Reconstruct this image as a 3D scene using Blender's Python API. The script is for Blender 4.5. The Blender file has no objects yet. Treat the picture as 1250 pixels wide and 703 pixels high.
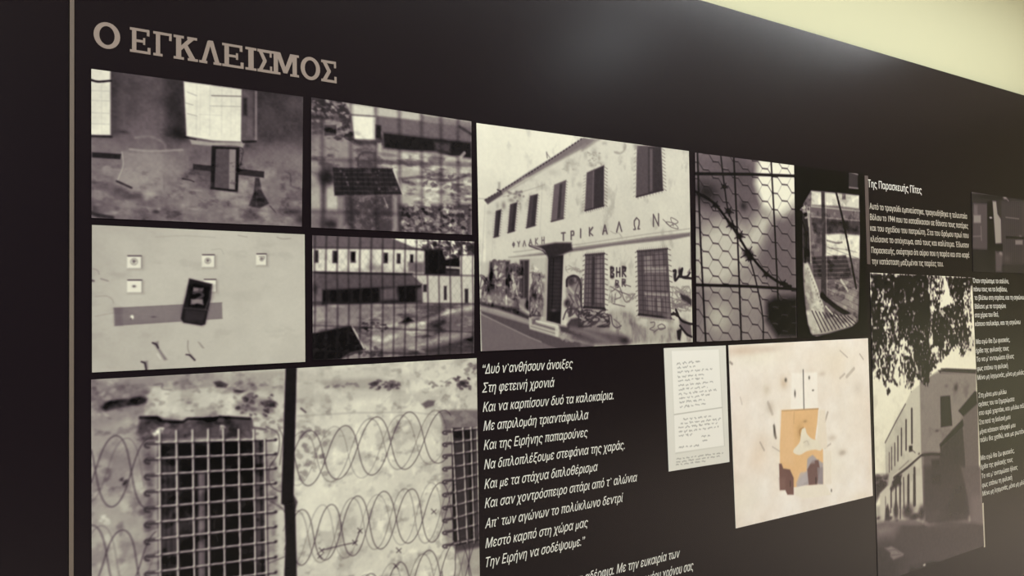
import bpy, bmesh, math, random
import numpy as np
from mathutils import Matrix, Vector
from mathutils.geometry import delaunay_2d_cdt

# ------------------------------------------------------------------ camera, world, lights, exposure
FPX = 940.0                       # focal length in pixels of the 1250 x 703 frame
YAW, PITCH, ROLL = 0.57769372, 0.03392752, -0.01808234
D, EYE = 1.8, 1.5                 # camera distance from the display wall (plane y = 0), eye height


def ray(px, py):
    """world directions of photograph pixels"""
    x = (np.asarray(px, float) - 625) / FPX
    y = -(np.asarray(py, float) - 351.5) / FPX
    return turn(x, np.ones_like(x), y)


def turn(x, f, y):
    c, s = math.cos(ROLL), math.sin(ROLL)
    x, y = c * x - s * y, s * x + c * y
    c, s = math.cos(PITCH), math.sin(PITCH)
    f, y = c * f - s * y, s * f + c * y
    c, s = math.cos(YAW), math.sin(YAW)
    return c * x + s * f, -s * x + c * f, y


def wall(px, py):
    """pixel -> (x, z) in metres on the display wall"""
    a, b, c = ray(px, py)
    return a / b * D, EYE + c / b * D


def wpt(p):
    a, b = wall(p[0], p[1])
    return float(a), float(b)


scene = bpy.context.scene
col = scene.collection
cam_data = bpy.data.cameras.new('camera')
cam = bpy.data.objects.new('camera', cam_data)
col.objects.link(cam)
cam_data.sensor_fit = 'HORIZONTAL'
cam_data.sensor_width = 36.0
cam_data.lens = 36.0 * FPX / 1250.0
cam_data.clip_start = 0.02
R_, U_, F_ = turn(1., 0., 0.), turn(0., 0., 1.), turn(0., 1., 0.)
cam.matrix_world = Matrix(((R_[0], U_[0], -F_[0], 0), (R_[1], U_[1], -F_[1], -D),
                           (R_[2], U_[2], -F_[2], EYE), (0, 0, 0, 1)))
scene.camera = cam

world = bpy.data.worlds.new('world')
scene.world = world
world.use_nodes = True
world.node_tree.nodes['Background'].inputs[0].default_value = (0.9, 0.88, 0.8, 1)
world.node_tree.nodes['Background'].inputs[1].default_value = 0.05

CEIL = 3.25


def area_light(name, loc, size, size_y, power, colour, aim=None):
    ld = bpy.data.lights.new(name, 'AREA')
    ld.shape = 'RECTANGLE'
    ld.size, ld.size_y = size, size_y
    ld.energy = power
    ld.color = colour
    o = bpy.data.objects.new(name, ld)
    o.location = loc
    if aim is not None:
        o.rotation_euler = (Vector(aim) - Vector(loc)).to_track_quat('-Z', 'Y').to_euler()
    col.objects.link(o)
    return o


WARM = (0.95, 0.98, 1.0)
# a ceiling lamp, then an added fill lamp and an added fill strip
area_light('ceiling_and_fill_source', (3.1, -1.85, CEIL - 0.06), 0.40, 0.40, 4.0, (0.90, 0.96, 1.0))
area_light('ceiling_and_fill_source', (-1.7, -2.2, CEIL - 0.06), 1.2, 0.6, 118, WARM)  # added fill light, set left to keep its reflection out of view
area_light('wall_fill_source', (2.65, -0.8, CEIL - 0.06), 4.1, 0.12, 33, WARM)  # added strip to brighten the display, close in to hide its reflection
for sx_, sy_, pw_ in ((4.0, -2.8, 220), (5.8, -2.3, 620)):      # added spots that brighten the floor mirrored in the panel
    sd_ = bpy.data.lights.new('floor_fill_spot', 'SPOT')
    sd_.energy = pw_
    sd_.spot_size = math.radians(100)
    sd_.spot_blend = 0.6
    sd_.shadow_soft_size = 0.12
    sd_.color = (1.0, 0.97, 0.93)
    so_ = bpy.data.objects.new('floor_fill_spot', sd_)
    so_.location = (sx_, sy_, CEIL - 0.05)
    col.objects.link(so_)

scene.view_settings.view_transform = 'Standard'
scene.view_settings.look = 'None'
scene.view_settings.gamma = 1.0
scene.view_settings.exposure = 0.9
scene.view_settings.use_curve_mapping = False


# ------------------------------------------------------------------ helpers
def material(name, rgb, rough=0.6, noise=0.0, nscale=40.0, metal=0.0, spec=0.5, bump=0.0, bscale=300.0):
    m = bpy.data.materials.new(name)
    m.use_nodes = True
    nt = m.node_tree
    b = nt.nodes['Principled BSDF']
    b.inputs['Roughness'].default_value = rough
    b.inputs['Metallic'].default_value = metal
    b.inputs['Specular IOR Level'].default_value = spec
    tc = nt.nodes.new('ShaderNodeTexCoord')
    n = nt.nodes.new('ShaderNodeTexNoise')
    n.inputs['Scale'].default_value = nscale
    n.inputs['Detail'].default_value = 4
    nt.links.new(tc.outputs['Object'], n.inputs['Vector'])
    mx = nt.nodes.new('ShaderNodeMix')
    mx.data_type = 'RGBA'
    mx.inputs[6].default_value = (*[c * (1 - noise) for c in rgb], 1)
    mx.inputs[7].default_value = (*[min(1, c * (1 + noise)) for c in rgb], 1)
    nt.links.new(n.outputs['Fac'], mx.inputs[0])
    nt.links.new(mx.outputs[2], b.inputs['Base Color'])
    if bump:
        n2 = nt.nodes.new('ShaderNodeTexNoise')
        n2.inputs['Scale'].default_value = bscale
        nt.links.new(tc.outputs['Object'], n2.inputs['Vector'])
        bp = nt.nodes.new('ShaderNodeBump')
        bp.inputs['Strength'].default_value = bump
        bp.inputs['Distance'].default_value = 0.002
        nt.links.new(n2.outputs['Fac'], bp.inputs['Height'])
        nt.links.new(bp.outputs['Normal'], b.inputs['Normal'])
    return m


def link(name, me, parent=None):
    o = bpy.data.objects.new(name, me)
    col.objects.link(o)
    if parent is not None:
        o.parent = parent
    return o


def box_mesh(name, lo, hi, mat, bevel=0.0):
    bm = bmesh.new()
    bmesh.ops.create_cube(bm, size=1)
    for v in bm.verts:
        for i in range(3):
            v.co[i] = lo[i] + (v.co[i] + 0.5) * (hi[i] - lo[i])
    if bevel:
        bmesh.ops.bevel(bm, geom=bm.edges[:], offset=bevel, segments=2, affect='EDGES', profile=0.6)
    me = bpy.data.meshes.new(name)
    bm.to_mesh(me)
    bm.free()
    me.materials.append(mat)
    return me


def box(name, lo, hi, mat, parent=None, bevel=0.0):
    return link(name, box_mesh(name, lo, hi, mat, bevel), parent)


def tag(o, label, cat, group=None):
    o['label'] = label
    o['category'] = cat
    if group:
        o['group'] = group
    return o


# ------------------------------------------------------------------ setting
CREAM = material('cream_paint', (0.50, 0.50, 0.33), 0.8, 0.02, 3.0, bump=0.15, bscale=400, spec=0.2)
OFFW = material('ceiling_paint', (0.75, 0.74, 0.68), 0.85, 0.02, 3.0)
FLOORM = material('floor_vinyl', (0.48, 0.40, 0.33), 0.45, 0.12, 6.0)
DARKW = material('dark_paint', (0.06, 0.05, 0.05), 0.7, 0.05, 4.0)
X0, X1, YB = -3.0, 7.5, -5.0
for nm, lo, hi, m in (
        ('wall_back', (X0, 0.02, 0), (X1, 0.14, CEIL), CREAM),
        ('wall_right', (X1, YB, 0), (X1 + .12, 0.14, CEIL), CREAM),
        ('wall_left', (X0 - .12, YB, 0), (X0, 0.14, CEIL), DARKW),
        ('wall_front', (X0, YB - .12, 0), (X1, YB, CEIL), DARKW),
        ('floor', (X0, YB, -0.1), (X1, 0.14, 0), FLOORM),
        ('ceiling', (X0, YB, CEIL), (X1, 0.14, CEIL + .1), OFFW)):
    o = box(nm, lo, hi, m)
    o['kind'] = 'structure'

# ------------------------------------------------------------------ black display panels
PANEL = material('black_panel_print', (0.0080, 0.0052, 0.0068), 0.27, 0.10, 2.0, spec=0.2, bump=0.05, bscale=900)
SEAM = material('seam_strip', (0.125, 0.098, 0.075), 0.5, 0.08, 30.0)
xs0, xs1 = wpt((84.6, 351))[0], wpt((90.2, 351))[0]
TOP = 0.5 * (wpt((1250, 117.4))[1] + wpt((860, 0))[1])


def empty(name, loc):
    o = bpy.data.objects.new(name, None)
    o.empty_display_size = 0.1
    o.location = loc
    col.objects.link(o)
    return o


def shifted(o, root):
    """parent o (built in world coordinates) to root without moving it"""
    o.parent = root
    o.matrix_parent_inverse = Matrix.Translation(-root.location)
    return o


pan = empty('display_panel', (3.0, 0.0, 0.0))
tag(pan, 'long black satin display panel carrying the photographs, title and poems', 'display panel')
shifted(box('panel_board', (xs1, 0.0, 0.0), (5.9, 0.0198, TOP), PANEL), pan)
strip = shifted(box('edge_strip', (xs0, -0.0025, 0.0), (xs1, 0.0198, TOP), SEAM), pan)
strip['label'] = 'thin light tan vertical strip along the left edge of the panel'
side = box('display_panel', (-1.7, 0.0, 0.0), (xs0 - 0.0015, 0.0198, TOP), PANEL)
tag(side, 'empty black panel at the far left, left of the thin tan strip', 'display panel')


# ------------------------------------------------------------------ painting flat prints with numpy
def fbm(h, w, cell, octv=4, seed=0, stretch=(1, 1)):
    rng = np.random.RandomState(seed)
    out = np.zeros((h, w), np.float32)
    amp, tot = 1.0, 0.0
    cx, cy = cell * stretch[0], cell * stretch[1]
    for k in range(octv):
        gw, gh = int(w / cx) + 3, int(h / cy) + 3
        g = rng.rand(gh, gw).astype(np.float32)
        yy = np.arange(h) / cy
        xx = np.arange(w) / cx
        yi, xi = yy.astype(int), xx.astype(int)
        fy, fx = (yy - yi), (xx - xi)
        fy, fx = (fy * fy * (3 - 2 * fy))[:, None], (fx * fx * (3 - 2 * fx))[None]
        a = g[yi][:, xi] * (1 - fx) + g[yi][:, xi + 1] * fx
        b = g[yi + 1][:, xi] * (1 - fx) + g[yi + 1][:, xi + 1] * fx
        out += amp * (a * (1 - fy) + b * fy)
        tot += amp
        amp *= 0.55
        cx, cy = max(1.01, cx / 2), max(1.01, cy / 2)
    return out / tot


def smooth(pts, n=8):
    """Catmull-Rom through points"""
    P = [np.array(p, float) for p in pts]
    P = [2 * P[0] - P[1]] + P + [2 * P[-1] - P[-2]]
    out = []
    for i in range(1, len(P) - 2):
        for t in np.linspace(0, 1, n, endpoint=False):
            a, b, c, d = P[i - 1:i + 3]
            out.append(0.5 * (2 * b + (c - a) * t + (2 * a - 5 * b + 4 * c - d) * t * t + (3 * b - a - 3 * c + d) * t ** 3))
    out.append(P[-2])
    return [tuple(p) for p in out]


class Canvas:
    """a flat print on the wall; drawing coordinates are photograph pixels in a reading frame (ox, oy, scale)"""

    def __init__(self, corners, base=0.5, dens=1.7, channels=1):
        self.corners = [wpt(c) for c in corners]          # TL TR BR BL, metres on the wall
        xs = [c[0] for c in self.corners]
        zs = [c[1] for c in self.corners]
        self.x0, self.x1, self.z0, self.z1 = min(xs), max(xs), min(zs), max(zs)
        hpx = max(c[1] for c in corners) - min(c[1] for c in corners)
        self.s = hpx * dens / (self.z1 - self.z0)          # canvas px per metre
        self.w = max(8, int(round((self.x1 - self.x0) * self.s)))
        self.h = max(8, int(round((self.z1 - self.z0) * self.s)))
        self.im = np.zeros((self.h, self.w, channels), np.float32) + np.array(base, np.float32)
        self.fr = (0, 0, 1)
        cx = sum(c[0] for c in corners) / 4
        cy = sum(c[1] for c in corners) / 4
        self.px = float(np.hypot(*(self.T([(cx, cy + 1)]) - self.T([(cx, cy)]))[0]))   # canvas px per photo px

    def frame(self, ox, oy, sc):
        self.fr = (ox, oy, sc)
        return self

    def T(self, pts):
        a = np.asarray(pts, float)
        ox, oy, sc = self.fr
        x, z = wall(ox + a[:, 0] / sc, oy + a[:, 1] / sc)
        return np.stack([(x - self.x0) * self.s, (self.z1 - z) * self.s], 1)

    def _box(self, P, m):
        x0, y0 = np.floor(P.min(0) - m).astype(int)
        x1, y1 = np.ceil(P.max(0) + m).astype(int) + 1
        x0, y0, x1, y1 = max(0, x0), max(0, y0), min(self.w, x1), min(self.h, y1)
        return None if x1 <= x0 or y1 <= y0 else (x0, y0, x1, y1)

    @staticmethod
    def _segd(X, Y, a, b):
        d = b - a
        L = max(1e-9, float(d @ d))
        t = np.clip(((X - a[0]) * d[0] + (Y - a[1]) * d[1]) / L, 0, 1)
        return np.hypot(X - a[0] - t * d[0], Y - a[1] - t * d[1])

    def _mix(self, b, cov, val):
        x0, y0, x1, y1 = b
        reg = self.im[y0:y1, x0:x1]
        c = cov[..., None]
        v = np.asarray(val, np.float32)
        if v.ndim == 2:
            v = v[y0:y1, x0:x1, None] if v.shape == (self.h, self.w) else v[..., None]
        reg += (v - reg) * c

    def poly(self, pts, val, a=1.0, soft=0.8, tex=None):
        P = self.T(pts)
        soft = soft * self.px
        b = self._box(P, soft + 1)
        if b is None:
            return
        X, Y = np.meshgrid(np.arange(b[0], b[2]) + .5, np.arange(b[1], b[3]) + .5)
        ins = np.zeros(X.shape, bool)
        dist = np.full(X.shape, 1e9)
        n = len(P)
        for i in range(n):
            p, q = P[i], P[(i + 1) % n]
            dist = np.minimum(dist, self._segd(X, Y, p, q))
            if p[1] != q[1]:
                ins ^= ((p[1] > Y) != (q[1] > Y)) & (X < (q[0] - p[0]) * (Y - p[1]) / (q[1] - p[1]) + p[0])
        sd = np.where(ins, dist, -dist)
        cov = np.clip(sd / max(soft, .5) + .5, 0, 1) * a
        if tex is not None:
            cov = cov * tex[b[1]:b[3], b[0]:b[2]]
        self._mix(b, cov, val)

    def rect(self, x0, y0, x1, y1, val, a=1.0, soft=0.8, **k):
        self.poly([(x0, y0), (x1, y0), (x1, y1), (x0, y1)], val, a, soft, **k)

    def line(self, pts, w, val, a=1.0, soft=0.7, dash=None):
        P = self.T(pts)
        w = w * self.px / 2
        soft = soft * self.px
        b = self._box(P, w + soft + 1)
        if b is None:
            return
        cov = np.zeros((b[3] - b[1], b[2] - b[0]), np.float32)
        for i in range(len(P) - 1):
            bb = self._box(P[i:i + 2], w + soft + 1)
            if bb is None or (dash and i % dash[1] >= dash[0]):
                continue
            X, Y = np.meshgrid(np.arange(bb[0], bb[2]) + .5, np.arange(bb[1], bb[3]) + .5)
            c = np.clip((w + soft / 2 - self._segd(X, Y, P[i], P[i + 1])) / max(soft, .5), 0, 1)
            r = cov[bb[1] - b[1]:bb[3] - b[1], bb[0] - b[0]:bb[2] - b[0]]
            np.maximum(r, c, out=r)
        self._mix(b, cov * a, val)

    def curve(self, pts, w, val, a=1.0, soft=0.7, n=8, **k):
        self.line(smooth(pts, n), w, val, a, soft, **k)

    def blob(self, x, y, rx, ry, val, a=1.0, hard=1.0):
        c = self.T([(x, y)])[0]
        sc = self.fr[2]
        ex = abs((self.T([(x + rx, y)])[0] - c)[0])
        ey = abs((self.T([(x, y + ry)])[0] - c)[1])
        b = self._box(np.array([c - [ex * 2.4, ey * 2.4], c + [ex * 2.4, ey * 2.4]]), 1)
        if b is None:
            return
        X, Y = np.meshgrid(np.arange(b[0], b[2]) + .5, np.arange(b[1], b[3]) + .5)
        r2 = ((X - c[0]) / ex) ** 2 + ((Y - c[1]) / ey) ** 2
        self._mix(b, np.exp(-r2 ** hard) * a, val)

    def n(self, cell, octv=4, seed=0, stretch=(1, 1)):
        return fbm(self.h, self.w, cell * self.px, octv, seed, stretch)

    def vgrad(self, stops):
        """value image interpolated down the canvas"""
        y = np.linspace(0, 1, self.h)
        g = np.interp(y, [s[0] for s in stops], [s[1] for s in stops])
        return np.repeat(g[:, None], self.w, 1).astype(np.float32)

    def hgrad(self, stops):
        x = np.linspace(0, 1, self.w)
        g = np.interp(x, [s[0] for s in stops], [s[1] for s in stops])
        return np.repeat(g[None], self.h, 0).astype(np.float32)

    def blur(self, r):
        r = r * self.px
        k = max(1, int(r))
        for _ in range(2):
            for ax in (0, 1):
                pad = [(0, 0)] * 3
                pad[ax] = (k, k)
                c = np.cumsum(np.pad(self.im, pad, 'edge'), axis=ax)
                z = np.zeros_like(np.take(c, [0], ax))
                c = np.concatenate([z, c], ax)
                n = self.im.shape[ax]
                self.im = (np.take(c, range(2 * k + 1, 2 * k + 1 + n), ax) - np.take(c, range(0, n), ax)) / (2 * k + 1)


RAMP_G = [0.0, 0.12, 0.20, 0.35, 0.50, 0.62, 0.75, 0.88, 1.0]
RAMP_R = [0.0, 0.118, 0.208, 0.370, 0.515, 0.628, 0.755, 0.880, 0.98]
RAMP_GG = [0.0, 0.108, 0.185, 0.330, 0.485, 0.615, 0.750, 0.878, 0.985]
RAMP_B = [0.0, 0.112, 0.197, 0.345, 0.475, 0.572, 0.695, 0.800, 0.90]
GAIN = 1.0     # reflectance scale of all printed inks


def print_material(cv, name, tint=True, haze=0.0):
    im = np.clip(cv.im, 0, 1)
    if im.shape[2] == 1:
        g = im[..., 0]
        rgb = np.stack([np.interp(g, RAMP_G, r) for r in (RAMP_R, RAMP_GG, RAMP_B)], 2)
    else:
        rgb = im
    lin = np.where(rgb <= 0.04045, rgb / 12.92, ((rgb + 0.055) / 1.055) ** 2.4)
    lin = np.clip((lin - haze) * GAIN, 0.002, 0.92)
    srgb = np.where(lin <= 0.0031308, lin * 12.92, 1.055 * lin ** (1 / 2.4) - 0.055)
    px = np.ones((cv.h, cv.w, 4), np.float32)
    px[..., :3] = srgb[::-1]
    img = bpy.data.images.new(name, cv.w, cv.h)
    img.pixels.foreach_set(px.ravel())
    img.update()
    img.pack()
    m = bpy.data.materials.new(name)
    m.use_nodes = True
    nt = m.node_tree
    b = nt.nodes['Principled BSDF']
    t = nt.nodes.new('ShaderNodeTexImage')
    t.image = img
    t.extension = 'EXTEND'
    nt.links.new(t.outputs['Color'], b.inputs['Base Color'])
    b.inputs['Roughness'].default_value = 0.27
    b.inputs['Specular IOR Level'].default_value = 0.22
    return m


EDGE = material('print_edge', (0.012, 0.010, 0.010), 0.8, spec=0.1)
THICK = 0.0016


def print_board(cv, name, label, cat='photograph', group=None, edge=None, haze=0.0, thick=THICK):
    """a thin mounted print: front face with the painted image, four cut edges"""
    q = cv.corners
    bm = bmesh.new()
    cx = sum(p[0] for p in q) / 4
    cz = sum(p[1] for p in q) / 4
    fr = [bm.verts.new((p[0] - cx, -thick - 0.0002, p[1] - cz)) for p in q]
    bk = [bm.verts.new((p[0] - cx, -0.0002, p[1] - cz)) for p in q]
    uv = bm.loops.layers.uv.new('print')
    f = bm.faces.new([fr[3], fr[2], fr[1], fr[0]])
    for lp in f.loops:
        lp[uv].uv = ((lp.vert.co.x + cx - cv.x0) / (cv.x1 - cv.x0), (lp.vert.co.z + cz - cv.z0) / (cv.z1 - cv.z0))
    for i in range(4):
        e = bm.faces.new([fr[i], fr[(i + 1) % 4], bk[(i + 1) % 4], bk[i]])
        e.material_index = 1
    e = bm.faces.new(bk)
    e.material_index = 1
    bmesh.ops.recalc_face_normals(bm, faces=bm.faces[:])
    me = bpy.data.meshes.new(name)
    bm.to_mesh(me)
    bm.free()
    me.materials.append(print_material(cv, name + '_print', haze=haze))
    me.materials.append(edge or EDGE)
    o = link(name, me)
    o.location = (cx, 0.0, cz)
    tag(o, label, cat, group)
    return o

# ------------------------------------------------------------------ the photographs
rnd = random.Random(7)


def speckle(cv, x0, y0, x1, y1, n, r0, r1, val, a=0.7, jit=0.06, asp=1.0):
    for _ in range(n):
        x, y = rnd.uniform(x0, x1), rnd.uniform(y0, y1)
        r = rnd.uniform(r0, r1)
        cv.blob(x, y, r * asp, r, min(1, max(0, val + rnd.uniform(-jit, jit))), a * rnd.uniform(.5, 1), 1.6)


def flakes(cv, x0, y0, x1, y1, n, r0, r1, val, a=0.7, jit=0.05, ang=0.0, asp=1.6):
    """small irregular chips of peeled plaster or leaves"""
    for _ in range(n):
        x, y, r = rnd.uniform(x0, x1), rnd.uniform(y0, y1), rnd.uniform(r0, r1)
        t = ang + rnd.uniform(-.5, .5)
        P = []
        for k in range(7):
            q = k / 7 * 6.283
            rr = r * rnd.uniform(.5, 1.2)
            u, v = rr * asp * math.cos(q), rr * math.sin(q)
            P.append((x + u * math.cos(t) - v * math.sin(t), y + u * math.sin(t) + v * math.cos(t)))
        cv.poly(P, min(1, max(0, val + rnd.uniform(-jit, jit))), a * rnd.uniform(.6, 1), .9)


def stain(c, cell, thr, amp, seed, stretch=(1, 1), region=None, gain=7):
    """patches with readable edges (peeled or damp plaster, gravel)"""
    m = np.clip((c.n(cell, 5, seed, stretch) - thr) * gain, 0, 1)
    if region is not None:
        t = Canvas.__new__(Canvas)
        t.__dict__.update(c.__dict__)
        t.im = np.zeros((c.h, c.w, 1), np.float32)
        t.poly(region, 1, 1, 4)
        m = m * t.im[..., 0]
    c.im[..., 0] += m * amp


def photo_room():
    c = Canvas([(111.4, 84.3), (369.8, 118.4), (368.2, 276.6), (111.6, 266.0)], 0.33).frame(100, 80, 3.514)
    c.im[..., 0] = c.vgrad([(0, .24), (.35, .30), (.52, .40), (.75, .44), (1, .40)])
    c.im[..., 0] += (c.n(60, 4, 1) - .5) * .22 + (c.n(14, 4, 2) - .5) * .10
    c.rect(122, 20, 160, 300, .20, .7, 10)
    c.poly([(365, 60), (436, 70), (440, 320), (360, 290)], .17, .75, 9)
    c.blob(415, 295, 45, 28, .10, .9)
    c.blob(290, 230, 70, 120, .40, .45)
    c.blob(370, 290, 25, 16, .18, .6)
    c.blob(175, 285, 25, 8, .14, .7)
    # left window
    c.rect(36, 10, 122, 299, .84, 1, 1.8)
    c.curve([(36, 62), (70, 70), (124, 66)], 2.3, .08)
    for y in (108, 150, 203, 250):
        c.line([(38, y), (122, y + 3)], .7, .68, .8)
    c.line([(84, 72), (84, 298)], .6, .74, .7)
    c.line([(38, 303), (126, 306)], 2.6, .10, .9, 1.5)
    # right window
    c.poly([(436, 69), (685, 103), (682, 327), (560, 322), (448, 303)], .855, 1, 1.8)
    for x, a in ((492, .55), (508, .35), (549, .6), (600, .5), (640, .35), (660, .25)):
        c.line([(x, 80), (x - 2, 300)], 1.1, .74, a, 1.5)
    c.line([(556, 130), (684, 133)], 1.5, .45, .85)
    c.line([(549, 174), (684, 177)], .9, .62, .8)
    for p in ([(452, 115), (492, 130)], [(452, 207), (492, 217)], [(440, 160), (475, 170)]):
        c.line(p, 1.0, .55, .7)
    c.line([(500, 210), (600, 215)], .9, .72, .6)
    c.poly([(686, 104), (735, 110), (735, 322), (684, 328)], .34, .9, 3)
    c.rect(692, 140, 708, 215, .14, .8, 3)
    c.rect(706, 230, 732, 300, .42, .6, 4)
    c.line([(746, 114), (746, 318)], 2.8, .56, .75, 2)
    c.poly([(462, 318), (560, 330), (700, 330), (690, 352), (560, 346), (470, 338)], .62, .85, 2)
    c.poly([(438, 303), (490, 316), (488, 321), (436, 309)], .08, .8, 1.5)
    c.poly([(684, 322), (750, 322), (748, 330), (690, 334)], .12, .9, 1.5)
    c.blob(708, 344, 10, 9, .15, .6)
    # right part of the wall
    c.rect(760, 330, 948, 600, .46, .35, 16)
    c.rect(770, 120, 948, 320, .29, .5, 14)
    c.blob(880, 275, 15, 20, .22, .6)
    c.curve([(870, 455), (893, 470), (897, 515), (930, 528)], 2.2, .28, .6, 2)
    low = [(40, 420), (400, 440), (948, 400), (948, 690), (40, 660)]
    stain(c, 26, .52, .09, 201, (1.5, 1), low)
    stain(c, 18, .56, -.10, 202, (1.6, 1), low)
    stain(c, 50, .52, -.05, 203)
    # hanging paper
    c.poly([(172, 368), (300, 372), (440, 360), (470, 440), (420, 490), (352, 545), (230, 527), (150, 495), (168, 440)],
           .52, .35, 6)
    c.poly([(180, 372), (345, 380), (350, 470), (350, 540), (225, 522), (160, 488), (180, 430)], .54, .35, 3)
    c.curve([(172, 372), (176, 430), (152, 494)], 1.3, .66, .7)
    c.line([(150, 497), (212, 525)], 2.4, .12, .9, 1.4)
    c.curve([(205, 360), (300, 368), (430, 362)], 2.4, .62, .6, 2)
    c.curve([(230, 310), (290, 305), (345, 330), (360, 360)], 2.2, .48, .7, 3)
    c.line([(350, 470), (352, 540)], 1.5, .40, .6, 1.5)
    c.poly([(42, 372), (168, 380), (165, 403), (42, 395)], .12, 1, 1.2)
    c.poly([(476, 422), (782, 455), (780, 482), (476, 446)], .15, 1, 1.2)
    c.poly([(556, 346), (676, 352), (668, 545), (550, 531)], .09, 1, 1.5)
    c.poly([(574, 358), (655, 360), (650, 532), (568, 523)], .28, 1, 1.5)
    c.poly([(632, 360), (660, 361), (656, 532), (630, 530)], .52, .9, 1.5, tex=None)
    flakes(c, 634, 400, 658, 525, 12, 3, 7, .34, .7)
    c.poly([(742, 482), (760, 482), (772, 540), (802, 592), (762, 614), (714, 602), (735, 550)], .17, .95, 2)
    c.line([(750, 500), (748, 600)], 1.2, .30, .5)
    c.poly([(696, 615), (760, 612), (755, 665), (700, 668)], .30, .5, 5)
    # flaking plaster
    for i in range(60):
        x, y = rnd.uniform(45, 940), rnd.uniform(505, 660)
        c.blob(x, y, rnd.uniform(8, 34), rnd.uniform(4, 12), rnd.choice([.34, .38, .60, .64, .56]), .5)
    c.poly([(42, 500), (120, 495), (190, 530), (205, 580), (130, 560), (60, 530)], .30, .6, 4)
    c.blob(205, 560, 22, 18, .24, .8)
    c.blob(160, 535, 25, 12, .22, .6)
    c.blob(318, 628, 16, 8, .12, .8)
    c.blob(150, 615, 12, 10, .25, .6)
    c.blob(250, 560, 9, 16, .26, .6)
    c.blob(290, 550, 32, 16, .68, .6)
    c.blob(70, 560, 40, 22, .58, .5)
    c.blob(625, 600, 24, 20, .32, .6)
    c.blob(510, 660, 30, 12, .32, .5)
    c.blob(640, 660, 16, 12, .28, .6)
    c.blob(905, 628, 42, 14, .16, .85)
    c.blob(940, 660, 30, 24, .16, .9)
    c.blob(735, 640, 30, 18, .26, .5)
    c.curve([(42, 632), (70, 642), (130, 652)], 4, .12, .8, 2)
    c.curve([(430, 486), (462, 492), (480, 499)], 1.6, .14, .8)
    c.curve([(805, 602), (830, 630)], 1.4, .2, .7)
    c.curve([(560, 345), (680, 352), (685, 400), (672, 440)], 1.4, .2, .7)
    flakes(c, 672, 362, 690, 440, 8, 2, 5, .15, .7)
    stain(c, 9, .60, -.09, 204, (1.5, 1), low)
    c.im[..., 0] += (c.n(3, 2, 3) - .5) * .06
    c.blur(.45)
    return print_board(c, 'photograph', 'black and white photograph of a derelict room with two bright windows, directly under the title')


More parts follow.
